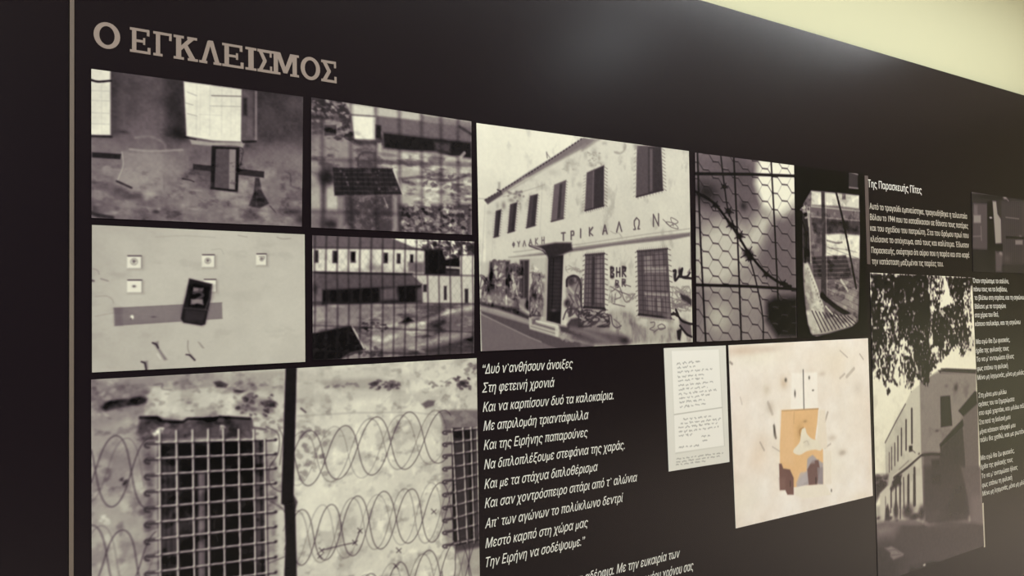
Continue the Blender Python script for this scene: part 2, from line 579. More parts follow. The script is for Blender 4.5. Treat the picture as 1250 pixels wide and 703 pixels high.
def photo_tower():
    c = Canvas([(379.7, 119), (575.0, 148.4), (575.6, 286.7), (379.7, 277.7)], .5).frame(370, 110, 3.905)
    c.im[..., 0] = .50 + (c.n(24, 4, 11, (2, 1)) - .5) * .5
    c.rect(30, 30, 235, 150, .14, .85, 8)
    flakes(c, 38, 50, 225, 150, 60, 4, 11, .55, .7, .2, .4)
    c.rect(36, 150, 350, 370, .46, .6, 8)
    c.poly([(100, 150), (230, 165), (345, 260), (345, 340), (80, 330)], .56, .55, 6)
    c.rect(95, 160, 163, 224, .55, .8, 2)
    c.rect(101, 166, 157, 218, .25, 1, 2)
    flakes(c, 170, 150, 235, 240, 10, 8, 18, .14, .75, .05, .5)
    c.line([(30, 120), (240, 150)], 5, .16, .5, 3)
    c.poly([(205, 62), (340, 82), (345, 125), (225, 118)], .80, .95, 3)
    c.poly([(226, 122), (346, 128), (345, 238), (243, 235)], .88, 1, 2.5)
    c.line([(228, 118), (345, 126)], 1.8, .30, .7, 1.5)
    c.line([(226, 125), (240, 235)], 2.5, .35, .6, 2)
    stain(c, 10, .5, -.20, 211, (2.2, 1), [(36, 150), (240, 170), (350, 300), (350, 370), (36, 500)], 6)
    # long building
    c.poly([(345, 84), (800, 145), (800, 165), (345, 125)], .72, .9, 3)
    c.poly([(560, 118), (800, 150), (800, 175), (560, 150)], .42, .8, 4)
    c.poly([(350, 124), (560, 148), (800, 180), (800, 250), (385, 204), (350, 190)], .36, .95, 3)
    c.poly([(345, 165), (370, 170), (372, 235), (345, 228)], .08, .95, 3)
    c.poly([(380, 202), (800, 250), (802, 325), (700, 315), (630, 292), (480, 288), (385, 275)], .07, .95, 4)
    c.poly([(625, 248), (700, 256), (700, 300), (630, 290)], .28, .8, 6)
    c.line([(745, 175), (800, 210)], 3.5, .10, .7, 3)
    c.line([(740, 330), (768, 300)], 4, .62, .8, 2)
    c.poly([(240, 236), (380, 240), (380, 262), (250, 262)], .16, .75, 4)
    c.blob(368, 230, 14, 16, .14, .8)
    c.rect(352, 252, 372, 312, .68, .9, 3)
    c.curve([(262, 370), (262, 320), (290, 298), (340, 300)], 2.2, .2, .7, 2)
    # stained wall
    c.poly([(352, 285), (480, 290), (800, 330), (800, 545), (470, 545), (420, 370), (352, 360)], .68, .75, 5)
    for i in range(46):
        x, y = rnd.uniform(380, 795), rnd.uniform(300, 540)
        c.blob(x, y, rnd.uniform(12, 45), rnd.uniform(4, 11), rnd.choice([.38, .82, .48, .86, .30]), .55)
    stain(c, 8, .52, -.26, 212, (2.6, 1), [(352, 290), (800, 330), (800, 560), (470, 560), (420, 370), (352, 360)], 6)
    stain(c, 9, .56, .16, 213, (2.6, 1), [(352, 290), (800, 330), (800, 560), (470, 560), (420, 370), (352, 360)], 6)
    c.curve([(400, 345), (520, 352), (800, 362)], 2.6, .28, .5, 3)
    c.curve([(450, 425), (560, 415), (620, 425), (700, 430), (790, 405)], 3, .20, .7, 3)
    c.curve([(560, 465), (640, 470), (700, 450)], 4, .86, .8, 3)
    flakes(c, 560, 400, 800, 540, 36, 4, 12, .26, .6, .1, -.3)
    # left
    c.rect(36, 410, 90, 570, .62, .8, 5)
    c.rect(108, 445, 165, 575, .72, .75, 6)
    c.rect(88, 430, 108, 640, .26, .7, 5)
    c.rect(36, 570, 190, 660, .42, .6, 8)
    c.blob(130, 640, 45, 26, .10, .85)
    c.blob(75, 250, 20, 60, .60, .4)
    # roofed tower
    c.rect(165, 500, 455, 690, .34, .9, 4)
    c.rect(196, 500, 425, 690, .21, .8, 8)
    c.rect(428, 505, 452, 675, .58, .7, 5)
    c.rect(165, 510, 192, 665, .52, .6, 5)
    c.blob(110, 415, 42, 42, .08, .95, 1.5)
    c.poly([(140, 368), (428, 374), (470, 497), (148, 503)], .13, 1, 2)
    for k in range(5):
        y = 392 + k * 22
        c.line([(148, y), (436 + k * 7, y + 3)], 1.3, .24, .7, 1.2)
    for k in range(12):
        x = 160 + k * 24
        c.line([(x, 372), (x + (x - 150) * .08, 500)], .7, .08, .6)
    speckle(c, 160, 385, 450, 490, 12, 3, 7, .42, .8)
    stain(c, 7, .55, .10, 216, (2, 1), [(140, 368), (428, 374), (470, 497), (148, 503)], 5)
    c.line([(430, 380), (474, 492)], 2.8, .78, .9, 1.3)
    c.poly([(436, 384), (452, 384), (488, 490), (472, 490)], .66, .6, 2)
    flakes(c, 320, 505, 410, 560, 9, 6, 14, .34, .6)
    c.line([(385, 515), (402, 560)], 2, .55, .6)
    # foliage bottom right
    c.poly([(452, 545), (560, 560), (700, 540), (802, 545), (802, 695), (465, 695)], .20, .8, 6)
    flakes(c, 465, 545, 800, 690, 95, 4, 13, .42, .7, .25, .3)
    flakes(c, 465, 560, 800, 690, 50, 4, 12, .07, .8, .04, .3)
    c.poly([(560, 480), (700, 500), (720, 545), (560, 548)], .74, .5, 5)
    stain(c, 6, .50, .30, 214, (1.3, 1), [(460, 540), (802, 545), (802, 695), (465, 695)], 5)
    stain(c, 7, .52, .16, 215, (1, 1), [(190, 500), (430, 500), (430, 690), (190, 690)], 4)
    # out-of-focus bars in front
    for x in (90, 225, 345, 457, 563, 655, 737):
        c.line([(x, 30), (x + 3, 700)], 5.0, .10, .42, 5)
    for y0, y1 in ((330, 352), (578, 600)):
        c.line([(30, y0), (805, y1)], 4.5, .10, .35, 4.5)
    c.im[..., 0] += (c.n(3, 2, 13) - .5) * .07
    c.blur(.6)
    return print_board(c, 'photograph', 'black and white photograph of a small tiled guard-tower roof seen through blurred bars')


def photo_sockets():
    c = Canvas([(112.2, 274.6), (371.6, 286.2), (372.4, 441.6), (112.2, 454.6)], .64).frame(100, 270, 3.7)
    c.im[..., 0] = c.hgrad([(0, .65), (.15, .68), (.7, .70), (1, .71)]) + (c.n(70, 3, 21) - .5) * .06 \
        + (c.n(18, 3, 22) - .5) * .02
    for (x0, y0, x1, y1) in ((203, 158, 268, 212), (203, 267, 270, 321), (540, 153, 598, 207), (785, 149, 832, 198), (548, 264, 605, 318)):
        c.rect(x0 + 3, y0 + 3, x1 + 10, y1 + 8, .50, .5, 4)
        c.rect(x0, y0, x1, y1, .83, 1, 1.2)
        c.line([(x0 + 4, y0 - 1), (x1, y0 - 1)], 1.3, .14, .9)
        c.line([(x1 + 1, y0), (x1 + 1, y1)], 1.0, .42, .7)
    for x, y, r in ((235, 183, 15), (568, 179, 13), (811, 172, 8)):
        P = [(x + r * math.cos(t), y + r * math.sin(t)) for t in np.linspace(0, 6.3, 14)]
        c.line(P, 1.1, .5, .8)
        c.rect(x - r * .45, y - r * .7, x + r * .35, y + r * .6, .42, .85, 1.5)
        c.line([(x - r * .4, y - 2), (x + r * .5, y - 2)], 1.2, .25, .8)
    c.line([(800, 160), (824, 160), (822, 170)], 1.2, .42, .8)
    c.blob(235, 294, 8, 5, .2, .95)
    # bar
    c.poly([(144, 393), (632, 368), (634, 439), (148, 471)], .45, 1, 1.2)
    c.poly([(144, 393), (180, 391), (184, 469), (148, 471)], .36, .6, 4)
    c.line([(144, 393), (632, 368)], .9, .28, .6)
    c.line([(148, 471), (634, 439)], .9, .30, .6)
    c.blob(226, 433, 8, 10, .92, 1, 2)
    c.blob(222, 440, 3, 5, .1, .8)
    c.blob(324, 432, 12, 3, .22, .8)
    # socket box / old handset
    c.poly([(486, 262), (600, 290), (560, 460), (545, 474), (452, 455), (446, 405)], .30, .5, 5)
    c.poly([(484, 259), (588, 284), (580, 352), (556, 466), (538, 471), (458, 458), (446, 440), (455, 390), (470, 330)], .10, 1, 1.8)
    c.poly([(500, 283), (574, 300), (558, 392), (478, 383)], .05, .95, 1.8)
    c.poly([(503, 298), (530, 302), (525, 322), (500, 318)], .50, .9, 2)
    c.poly([(530, 302), (550, 300), (545, 318), (528, 318)], .42, .8, 2)
    c.curve([(503, 325), (530, 320), (545, 336), (520, 352), (505, 372)], 3, .28, .9, 2)
    c.poly([(492, 352), (545, 352), (548, 378), (520, 372), (492, 376)], .50, .9, 2.2)
    c.poly([(468, 400), (556, 410), (546, 462), (462, 450)], .17, .9, 2.5)
    c.line([(462, 392), (572, 402)], 1.6, .25, .6)
    c.line([(584, 290), (574, 352), (556, 400)], 1.4, .26, .7)
    stain(c, 40, .55, -.02, 221, (1.5, 1))
    stain(c, 14, .62, -.03, 222, (2, 1))
    # chipped plaster
    for P in ([(318, 548), (345, 542), (346, 570), (385, 625), (372, 628), (338, 575)],
              [(268, 634), (296, 630), (298, 672), (288, 672), (282, 645)],
              [(478, 602), (492, 600), (512, 624), (506, 630)],
              [(524, 545), (532, 550), (550, 572), (544, 572)]):
        c.poly(P, .36, .75, 2.2)
    c.line([(318, 549), (336, 556), (344, 572)], 1.6, .10, .9)
    c.line([(268, 634), (284, 640), (290, 670)], 1.6, .10, .9)
    c.line([(470, 602), (486, 604), (510, 628)], 1.5, .10, .85)
    c.curve([(478, 540), (478, 575), (486, 598)], 1.4, .5, .8)
    c.curve([(340, 600), (355, 622)], 1.4, .78, .7)
    c.curve([(50, 215), (70, 222), (78, 240)], 1.1, .45, .6)
    c.curve([(48, 268), (52, 270)], 2.2, .2, .8)
    c.curve([(85, 260), (118, 270)], 1.3, .4, .7)
    c.curve([(60, 340), (110, 338), (135, 352), (142, 370)], 1.1, .52, .6)
    c.curve([(60, 430), (110, 420), (140, 415)], 1.2, .53, .5)
    c.curve([(880, 72), (905, 80), (942, 78)], 1.2, .44, .5)
    c.curve([(705, 64), (745, 72)], 1.2, .48, .5)
    c.curve([(330, 72), (460, 66), (600, 74)], 1.2, .58, .5)
    c.curve([(585, 130), (625, 126), (640, 150)], 1.0, .56, .5)
    c.im[..., 0] += (c.n(2.5, 2, 23) - .5) * .02
    c.blur(.4)
    return print_board(c, 'photograph', 'pale photograph of a plaster wall with sockets and a dark box hanging on a strip')


def photo_yard():
    c = Canvas([(380.9, 287.3), (578.4, 295), (578.4, 431), (381.6, 439.6)], .5).frame(370, 280, 4.136)
    c.rect(30, 20, 880, 660, .52, 1, 1)
    c.im[..., 0] += (c.n(18, 4, 31, (2, 1)) - .5) * .35
    c.poly([(40, 20), (450, 40), (580, 95), (610, 105), (45, 98)], .34, .95, 3)
    c.poly([(440, 42), (870, 62), (870, 150), (720, 160), (640, 100), (560, 92)], .90, 1, 2)
    flakes(c, 600, 58, 860, 140, 120, 5, 12, .14, .75, .08, .5)
    flakes(c, 560, 50, 640, 90, 14, 4, 9, .4, .6, .08, .5)
    c.poly([(45, 98), (470, 98), (615, 110), (615, 228), (45, 216)], .84, 1, 2)
    for i in range(14):
        c.blob(rnd.uniform(80, 600), rnd.uniform(180, 225), rnd.uniform(15, 40), rnd.uniform(8, 18), .5, .4)
    c.blob(345, 192, 26, 22, .34, .8)
    c.rect(330, 100, 362, 200, .6, .5, 5)
    c.poly([(525, 165), (612, 165), (614, 222), (530, 215)], .42, .85, 4)
    for x0, y0, x1, y1 in ((55, 105, 76, 168), (147, 108, 173, 170), (238, 112, 263, 168), (404, 118, 426, 171), (471, 122, 490, 172), (538, 127, 554, 168)):
        c.rect(x0, y0, x1, y1, .12, 1, 2)
        c.line([(x0 + 6, y0), (x0 + 6, y1)], 1, .4, .5)
    c.poly([(612, 102), (700, 98), (720, 150), (790, 135), (792, 232), (612, 228)], .06, 1, 4)
    c.poly([(720, 186), (790, 190), (790, 200), (720, 196)], .78, .9, 2)
    c.rect(718, 205, 790, 232, .26, .7, 4)
    c.poly([(790, 135), (866, 130), (866, 375), (790, 372)], .80, 1, 2)
    c.poly([(825, 70), (870, 68), (870, 132), (826, 130)], .12, .8, 3)
    c.poly([(556, 230), (792, 236), (862, 228), (862, 376), (600, 372)], .74, .95, 2)
    for x0, y0, x1, y1 in ((604, 278, 623, 316), (709, 286, 723, 356), (814, 300, 832, 373)):
        c.rect(x0, y0, x1, y1, .12, .95, 2)
    c.poly([(60, 220), (550, 228), (602, 278), (100, 308), (70, 290)], .30, 1, 2.5)
    c.line([(60, 218), (550, 226)], 2.4, .08, .9, 2)
    c.line([(550, 228), (604, 278)], 1.6, .62, .8)
    c.poly([(45, 216), (75, 222), (95, 300), (95, 372), (45, 372)], .34, .8, 4)
    c.blob(60, 300, 14, 30, .1, .8)
    c.poly([(95, 306), (598, 278), (600, 368), (95, 380)], .06, 1, 3)
    c.poly([(386, 300), (470, 290), (480, 356), (388, 362)], .36, .9, 6)
    for x in (130, 185, 245, 290):
        c.line([(x, 310), (x, 370)], 3, .18, .5, 3)
    c.poly([(568, 300), (600, 290), (600, 365), (570, 362)], .40, .7, 4)
    # yard
    for i in range(70):
        x, y = rnd.uniform(50, 860), rnd.uniform(375, 630)
        c.blob(x, y, rnd.uniform(15, 60), rnd.uniform(4, 11), rnd.choice([.30, .66, .38, .72, .58]), .5)
    c.rect(45, 370, 140, 385, .12, .8, 4)
    c.blob(130, 400, 16, 26, .42, .8)
    c.poly([(480, 474), (530, 444), (560, 464), (520, 478)], .14, .9, 3)
    c.curve([(300, 505), (420, 490), (470, 480)], 4, .76, .7, 3)
    c.curve([(350, 545), (400, 560), (460, 540)], 6, .8, .8, 4)
    c.curve([(600, 470), (720, 425), (860, 395)], 5, .8, .6, 4)
    c.poly([(640, 480), (760, 425), (865, 410), (865, 520), (700, 530)], .28, .6, 8)
    c.poly([(600, 600), (720, 570), (865, 530), (865, 630), (600, 640)], .15, .8, 10)
    c.poly([(380, 610), (600, 600), (600, 640), (340, 645)], .26, .6, 8)
    flakes(c, 300, 470, 420, 520, 18, 5, 12, .16, .8)
    flakes(c, 280, 590, 420, 640, 16, 5, 12, .14, .7)
    yd = [(45, 380), (860, 375), (860, 630), (45, 650)]
    stain(c, 11, .54, -.22, 231, (2.8, 1), yd, 6)
    stain(c, 9, .58, .18, 232, (2.8, 1), yd, 6)
    stain(c, 12, .50, -.10, 233, (1, 1), [(45, 98), (612, 110), (612, 225), (45, 216)], 5)
    # near dark roof
    c.poly([(40, 525), (120, 512), (245, 487), (314, 606), (190, 655), (40, 665)], .06, 1, 2)
    c.line([(246, 490), (306, 600)], 2.2, .72, .95)
    flakes(c, 60, 520, 280, 640, 22, 3, 8, .17, .7)
    c.curve([(200, 650), (240, 625), (300, 612)], 2.5, .4, .6)
    # fence in front
    for k in range(15):
        x = 56 + k * 57
        c.curve([(x + 4, 20), (x, 200), (x + 3, 400), (x - 2, 660)], 2.0, .12, .7, 2.4, 4)
    for y0, y1 in ((92, 104), (216, 234), (368, 376), (484, 520), (612, 636)):
        c.line([(40, y0), (870, y1)], 2.0, .12, .6, 2.2)
    for k in range(-14, 26):
        c.line([(40 + k * 34, 640), (40 + k * 34 + 420, 30)], .6, .2, .16)
        c.line([(40 + k * 34, 30), (40 + k * 34 + 420, 640)], .6, .2, .16)
    c.im[..., 0] += (c.n(3, 2, 33) - .5) * .06
    c.blur(.45)
    return print_board(c, 'photograph', 'black and white photograph of a low prison yard building behind a wire fence')


def coil(c, x0, y0, x1, y1, amp, period, lobe, w, val, a, ph=0.0, jit=0.0):
    """concertina wire: pear-shaped loops whose strands cross on the way up and down"""
    L = x1 - x0
    k = period / 6.283
    n = int(abs(L) / period * 40)
    P = []
    for i in range(n + 1):
        t = i / n
        q = t * L / period * 6.283 + ph
        P.append((x0 + L * t + lobe * k * math.sin(2 * q) + k * .22 * math.cos(q) + 5 * math.sin(q * .37 + ph), y0 + (y1 - y0) * t - amp * math.cos(q) * (1 + .07 * math.sin(q * .61 + ph))))
    c.line(P, w, val, a, .7)


def coil_tight(c, x0, y0, x1, y1, amp, period, lobe, w, val, a, ph=0.0):
    """concertina wire: a trochoid running from (x0, y0) to (x1, y1)"""
    L = x1 - x0
    n = int(abs(L) / period * 26)
    P = []
    for i in range(n + 1):
        t = i / n
        q = t * L / period * 6.283 + ph
        P.append((x0 + L * t - lobe * math.sin(q) + 6 * math.sin(q * .37), y0 + (y1 - y0) * t - amp * math.cos(q) * (1 + .06 * math.sin(q * .61))))
    c.line(P, w, val, a, .7)


def grille(c, vx, rows, x0, x1, ytop, ybot, hook=12, w=2.4):
    for (ya, yb) in rows:
        c.line([(x0 + 8, ya + 5), (x1, yb + 4)], w * .9, .10, .8, 1.0)
        c.curve([(x0 + 26, ya - 1), (x0 + 8, ya), (x0 - 2, ya + hook * .5), (x0 + 2, ya + hook * 1.2), (x0 + 12, ya + hook * 1.3)], w, .16, .9, .9)
        c.line([(x0 + 10, ya), (x1, yb)], w, .30, .9, .8)
        c.line([(x0 + 34, ya - 2), (x1, yb - 1)], w * .5, .82, .95, .5)
        c.blob(x1, yb + 2, 6, 5, .12, .9, 2)
    for (xa, xb, top) in vx:
        c.line([(xa + 3, top), (xb + 3, ybot)], w * .9, .12, .7, 1.0)
        c.line([(xa, top), (xb, ybot)], w * .8, .42, .9, .6)
        c.line([(xa - 1, top), (xb - 1, ybot)], w * .6, .88, .95, .5)
    for (ya, yb) in rows:
        for (xa, xb, top) in vx:
            t = (xa - x0) / (x1 - x0)
            y = ya + (yb - ya) * t
            if y > top:
                xx = xa + (xb - xa) * (y - ytop) / max(1, ybot - ytop)
                c.blob(xx + 3, y + 4, 5, 4, .10, .8)
                c.blob(xx - 1, y - 2, 3, 3, .85, .7)


def photo_wire():
    c = Canvas([(111.2, 463.2), (581.4, 437.0), (585.4, 712), (112.0, 712)], .62, 1.6)
    c.im[..., 0] = c.hgrad([(0, .58), (.25, .66), (.55, .83), (.9, .82), (1, .78)]) + (c.n(80, 4, 41) - .5) * .16 + (c.n(16, 4, 42) - .5) * .09
    c.frame(100, 440, 2.673)
    c.poly([(30, 60), (240, 50), (260, 90), (215, 110), (200, 185), (30, 215)], .46, .6, 8)
    c.poly([(250, 45), (500, 34), (665, 30), (665, 110), (520, 95), (280, 100)], .50, .55, 8)
    flakes(c, 40, 60, 660, 190, 40, 3, 12, .38, .5, .08, 0, 2.2)
    flakes(c, 40, 60, 660, 190, 30, 3, 10, .74, .5, .05, 0, 2.2)
    c.poly([(235, 82), (300, 98), (440, 85), (500, 100), (530, 120), (500, 180), (400, 190), (300, 180), (205, 190), (205, 130)], .74, .75, 3)
    flakes(c, 215, 95, 520, 185, 26, 3, 9, .50, .6, .1)
    c.poly([(95, 130), (150, 125), (190, 116), (214, 124), (208, 138), (130, 152), (75, 166), (60, 150)], .18, .9, 3)
    c.blob(150, 140, 60, 14, .22, .6)
    c.poly([(428, 70), (450, 66), (478, 78), (470, 88), (440, 86)], .16, .9, 2)
    c.poly([(494, 95), (535, 98), (520, 106), (498, 102)], .2, .8, 2)
    c.curve([(235, 80), (262, 76), (262, 92), (292, 96)], 1.4, .3, .7)
    c.poly([(500, 130), (560, 120), (620, 125), (628, 170), (560, 172), (505, 160)], .40, .6, 5)
    flakes(c, 498, 112, 630, 180, 34, 3, 10, .22, .75, .1, .3)
    # lintel break
    c.poly([(190, 186), (240, 184), (330, 200), (420, 188), (480, 186), (552, 190), (556, 250), (200, 262), (178, 235)], .24, .95, 4)
    c.line([(190, 186), (245, 186), (262, 200), (330, 200), (345, 190), (430, 190), (450, 184), (548, 190)], 3.2, .07, .95, 1.6)
    flakes(c, 200, 205, 545, 250, 26, 6, 16, .40, .6, .12)
    flakes(c, 232, 218, 262, 245, 7, 4, 9, .85, .9, .05)
    flakes(c, 450, 218, 462, 234, 3, 4, 7, .85, .9, .05)
    flakes(c, 460, 215, 545, 255, 12, 8, 16, .30, .7, .1)
    c.poly([(165, 230), (210, 240), (250, 300), (235, 420), (200, 330)], .40, .5, 7)
    c.line([(552, 192), (556, 218), (600, 225)], 2.6, .2, .8, 2)
    c.poly([(596, 230), (625, 225), (640, 703), (606, 703)], .46, .5, 6)
    # opening
    c.poly([(248, 262), (596, 258), (608, 760), (250, 760)], .045, 1, 2)
    c.poly([(256, 300), (300, 290), (318, 320), (322, 703), (256, 703)], .17, .9, 5)
    for x in (268, 285, 304):
        c.curve([(x, 320), (x + 5, 450), (x - 3, 600), (x + 4, 720)], 2.6, .26, .6, 2)
    c.rect(378, 362, 402, 760, .34, .95, 2.5)
    c.rect(384, 366, 390, 760, .46, .6, 2)
    c.poly([(320, 470), (350, 450), (372, 560), (340, 700), (322, 600)], .12, .8, 6)
    c.poly([(562, 262), (600, 262), (610, 760), (568, 760)], .24, 1, 2)
    c.line([(582, 265), (590, 760)], 2.4, .08, .9, 1.5)
    c.line([(604, 300), (609, 700)], 2.2, .5, .7, 1.5)
    c.curve([(330, 490), (350, 510), (352, 560)], 1.0, .2, .7)
    c.curve([(440, 500), (430, 540), (445, 590)], 1.0, .2, .7)
    vx = [(253, 256, 226), (308, 314, 228), (361, 367, 226), (412, 415, 224), (461, 466, 224), (511, 517, 224), (560, 566, 226), (596, 603, 258)]
    rows = [(268, 256), (320, 302), (372, 349), (425, 397), (478, 444), (528, 491), (583, 539), (636, 588), (690, 638), (744, 688)]
    c.blob(222, 480, 16, 240, .30, .5)
    stain(c, 24, .53, -.10, 241)
    stain(c, 10, .60, -.14, 242, (1.4, 1))
    stain(c, 16, .60, .07, 243)
    grille(c, vx, rows, 207, 632, 225, 720)
    # coils left
    for ph, vv, aa in ((2.55, .13, .9), (-.4, .13, .9), (1.6, .26, .55)):
        coil(c, -30, 352, 215, 362, 112, 230, .14, 1.0, vv, aa, ph)
        coil(c, -40, 648, 235, 655, 106, 220, .16, 1.0, vv, aa, ph + 1.9)
    c.curve([(640, 215), (655, 250), (650, 300), (645, 340)], 1.1, .2, .8)
    c.curve([(600, 215), (640, 240), (640, 300), (612, 350), (612, 400), (640, 425), (662, 425)], 1.1, .15, .85)
    c.curve([(600, 450), (650, 480), (662, 495)], 1.1, .2, .8)
    c.curve([(610, 660), (660, 640)], 1.1, .2, .8)
    flakes(c, 130, 370, 150, 412, 6, 3, 6, .1, .8)
    flakes(c, 60, 500, 85, 530, 6, 4, 9, .78, .8)
    flakes(c, 560, 190, 660, 250, 14, 4, 10, .35, .5)
    # right half
    c.frame(340, 430, 2.577)
    c.poly([(60, 60), (300, 45), (420, 80), (400, 130), (60, 175)], .60, .4, 10)
    c.poly([(120, 90), (290, 80), (390, 95), (380, 122), (300, 118), (150, 110)], .50, .5, 6)
    flakes(c, 288, 88, 385, 120, 30, 3, 8, .22, .75, .08, 0, 1.8)
    flakes(c, 150, 92, 265, 112, 14, 3, 7, .36, .6, .06, 0, 2)
    c.poly([(448, 162), (470, 150), (492, 152), (488, 168), (462, 176)], .30, .85, 3)
    flakes(c, 470, 90, 545, 112, 12, 3, 7, .34, .6, .06)
    flakes(c, 555, 78, 605, 115, 16, 4, 9, .15, .85, .06)
    flakes(c, 590, 25, 622, 70, 12, 4, 10, .36, .7, .08)
    c.line([(60, 200), (240, 190), (420, 188), (520, 200)], 1.5, .52, .5, 2)
    flakes(c, 60, 235, 150, 395, 44, 4, 13, .46, .65, .06, 0, 1.2)
    flakes(c, 355, 218, 385, 250, 8, 4, 9, .5, .6)
    flakes(c, 300, 315, 340, 340, 8, 3, 7, .54, .6)
    c.curve([(70, 176), (85, 188)], 2.2, .2, .8)
    c.curve([(520, 95), (545, 80)], 1, .4, .6)
    # second window
    c.poly([(505, 188), (545, 180), (632, 180), (632, 240), (520, 245)], .36, .85, 5)
    flakes(c, 510, 188, 628, 236, 22, 6, 14, .48, .6, .12)
    c.poly([(512, 240), (548, 240), (556, 600), (530, 610), (510, 500)], .42, .55, 6)
    c.poly([(544, 238), (630, 236), (632, 592), (562, 606), (548, 590)], .07, 1, 2)
    c.poly([(550, 270), (598, 272), (600, 590), (560, 598)], .20, .9, 4)
    c.poly([(612, 240), (630, 240), (632, 590), (618, 590)], .30, .7, 4)
    c.poly([(548, 600), (640, 590), (640, 612), (560, 630)], .12, .8, 5)
    c.poly([(560, 625), (640, 612), (640, 703), (580, 703)], .48, .5, 8)
    grille(c, [(546, 566, 240), (580, 594, 238), (605, 616, 236), (624, 634, 236)],
           [(247, 238), (285, 272), (322, 308), (362, 346), (402, 384), (443, 422), (484, 462), (524, 500), (562, 540), (604, 586)],
           518, 626, 238, 600, 8, 2.0)
    # coils right
    for ph, vv, aa in ((-2.25, .14, .9), (.75, .14, .9), (-1.55, .24, .6), (1.7, .30, .5)):
        coil(c, 20, 340, 530, 262, 88, 206, .12, .95, vv, aa, ph)
        coil(c, 20, 588, 560, 488, 90, 168, .14, .95, vv, aa, ph + .3)
        coil(c, 250, 800, 650, 655, 98, 176, .12, 1.0, vv, aa, ph + 1)
    coil(c, 520, 660, 680, 640, 70, 90, .6, 1.1, .13, .9, 2.0)
    c.line([(135, 622), (200, 606), (240, 598), (256, 560)], 1.2, .16, .85)
    for x, y in ((135, 622), (240, 598), (256, 560), (378, 622), (370, 672), (130, 640), (488, 500)):
        c.line([(x - 8, y - 8), (x + 7, y + 8)], 1.0, .12, .9)
        c.line([(x + 8, y - 6), (x - 7, y + 7)], 1.0, .12, .9)
    # dark pipe
    c.poly([(22, 50), (57, 48), (47, 455), (52, 480), (58, 740), (16, 740), (22, 600), (18, 482), (8, 474)], .085, 1, 1.2)
    c.poly([(46, 445), (60, 470), (50, 505), (42, 470)], .12, .8, 1.5)
    c.line([(10, 476), (46, 466)], 1.3, .03, .8)
    c.im[..., 0] += (c.n(2.5, 2, 43) - .5) * .04
    c.blur(.35)
    return print_board(c, 'photograph', 'large photograph of a barred prison window, dark pipe and coils of barbed wire')


GLYPH = {'Τ': [[(0, 0), (1, 0)], [(.5, 0), (.5, 1)]], 'Ρ': [[(.1, 1), (.1, 0), (.8, 0), (.9, .25), (.8, .5), (.1, .5)]],
         'Ι': [[(.5, 0), (.5, 1)]], 'Κ': [[(.1, 0), (.1, 1)], [(.9, 0), (.1, .55), (.9, 1)]],
         'Α': [[(0, 1), (.5, 0), (1, 1)], [(.2, .65), (.8, .65)]], 'Λ': [[(0, 1), (.5, 0), (1, 1)]],
         'Ω': [[(0, 1), (.3, 1), (.1, .6), (.1, .25), (.5, 0), (.9, .25), (.9, .6), (.7, 1), (1, 1)]],
         'Ν': [[(.05, 1), (.05, 0), (.95, 1), (.95, 0)]], 'Φ': [[(.5, 0), (.5, 1)], [(.5, .2), (.9, .3), (.9, .6), (.5, .75), (.1, .6), (.1, .3), (.5, .2)]],
         'Υ': [[(0, 0), (.5, .5), (1, 0)], [(.5, .5), (.5, 1)]], 'Η': [[(.1, 0), (.1, 1)], [(.9, 0), (.9, 1)], [(.1, .5), (.9, .5)]],
         'B': [[(.1, 0), (.1, 1), (.8, .95), (.9, .7), (.2, .5), (.8, .35), (.8, .1), (.1, 0)]], 'R': [[(.1, 1), (.1, 0), (.9, .1), (.8, .45), (.1, .5), (.9, 1)]]}


def glyph(c, ch, x, y, w, h, lw, val, a=1.0, sk=0.0):
    for st in GLYPH[ch]:
        c.line([(x + (p[0] - .5) * w, y + (p[1] - .5) * h - sk * (p[0] - .5) * w) for p in st], lw, val, a, .8)


def scribble(c, x0, y0, x1, y1, n, lw, val, a=.8, step=.35):
    """loose spray-can loops"""
    for _ in range(n):
        x, y = rnd.uniform(x0, x1), rnd.uniform(y0, y1)
        P = [(x, y)]
        for k in range(rnd.randint(3, 6)):
            x = min(x1, max(x0, x + rnd.uniform(-step, step) * (x1 - x0)))
            y = min(y1, max(y0, y + rnd.uniform(-step, step) * (y1 - y0)))
            P.append((x, y))
        c.curve(P, lw * rnd.uniform(.7, 1.3), val + rnd.uniform(-.05, .05), a, 1.0, 6)


def spikes(c, pts, n, dx, dy, w=1.0, val=.4, a=.8):
    for i in range(n):
        t = (i + .5) / n
        x, y = pts[0][0] + (pts[1][0] - pts[0][0]) * t, pts[0][1] + (pts[1][1] - pts[0][1]) * t
        c.line([(x, y), (x + dx, y + dy)], w, val, a)


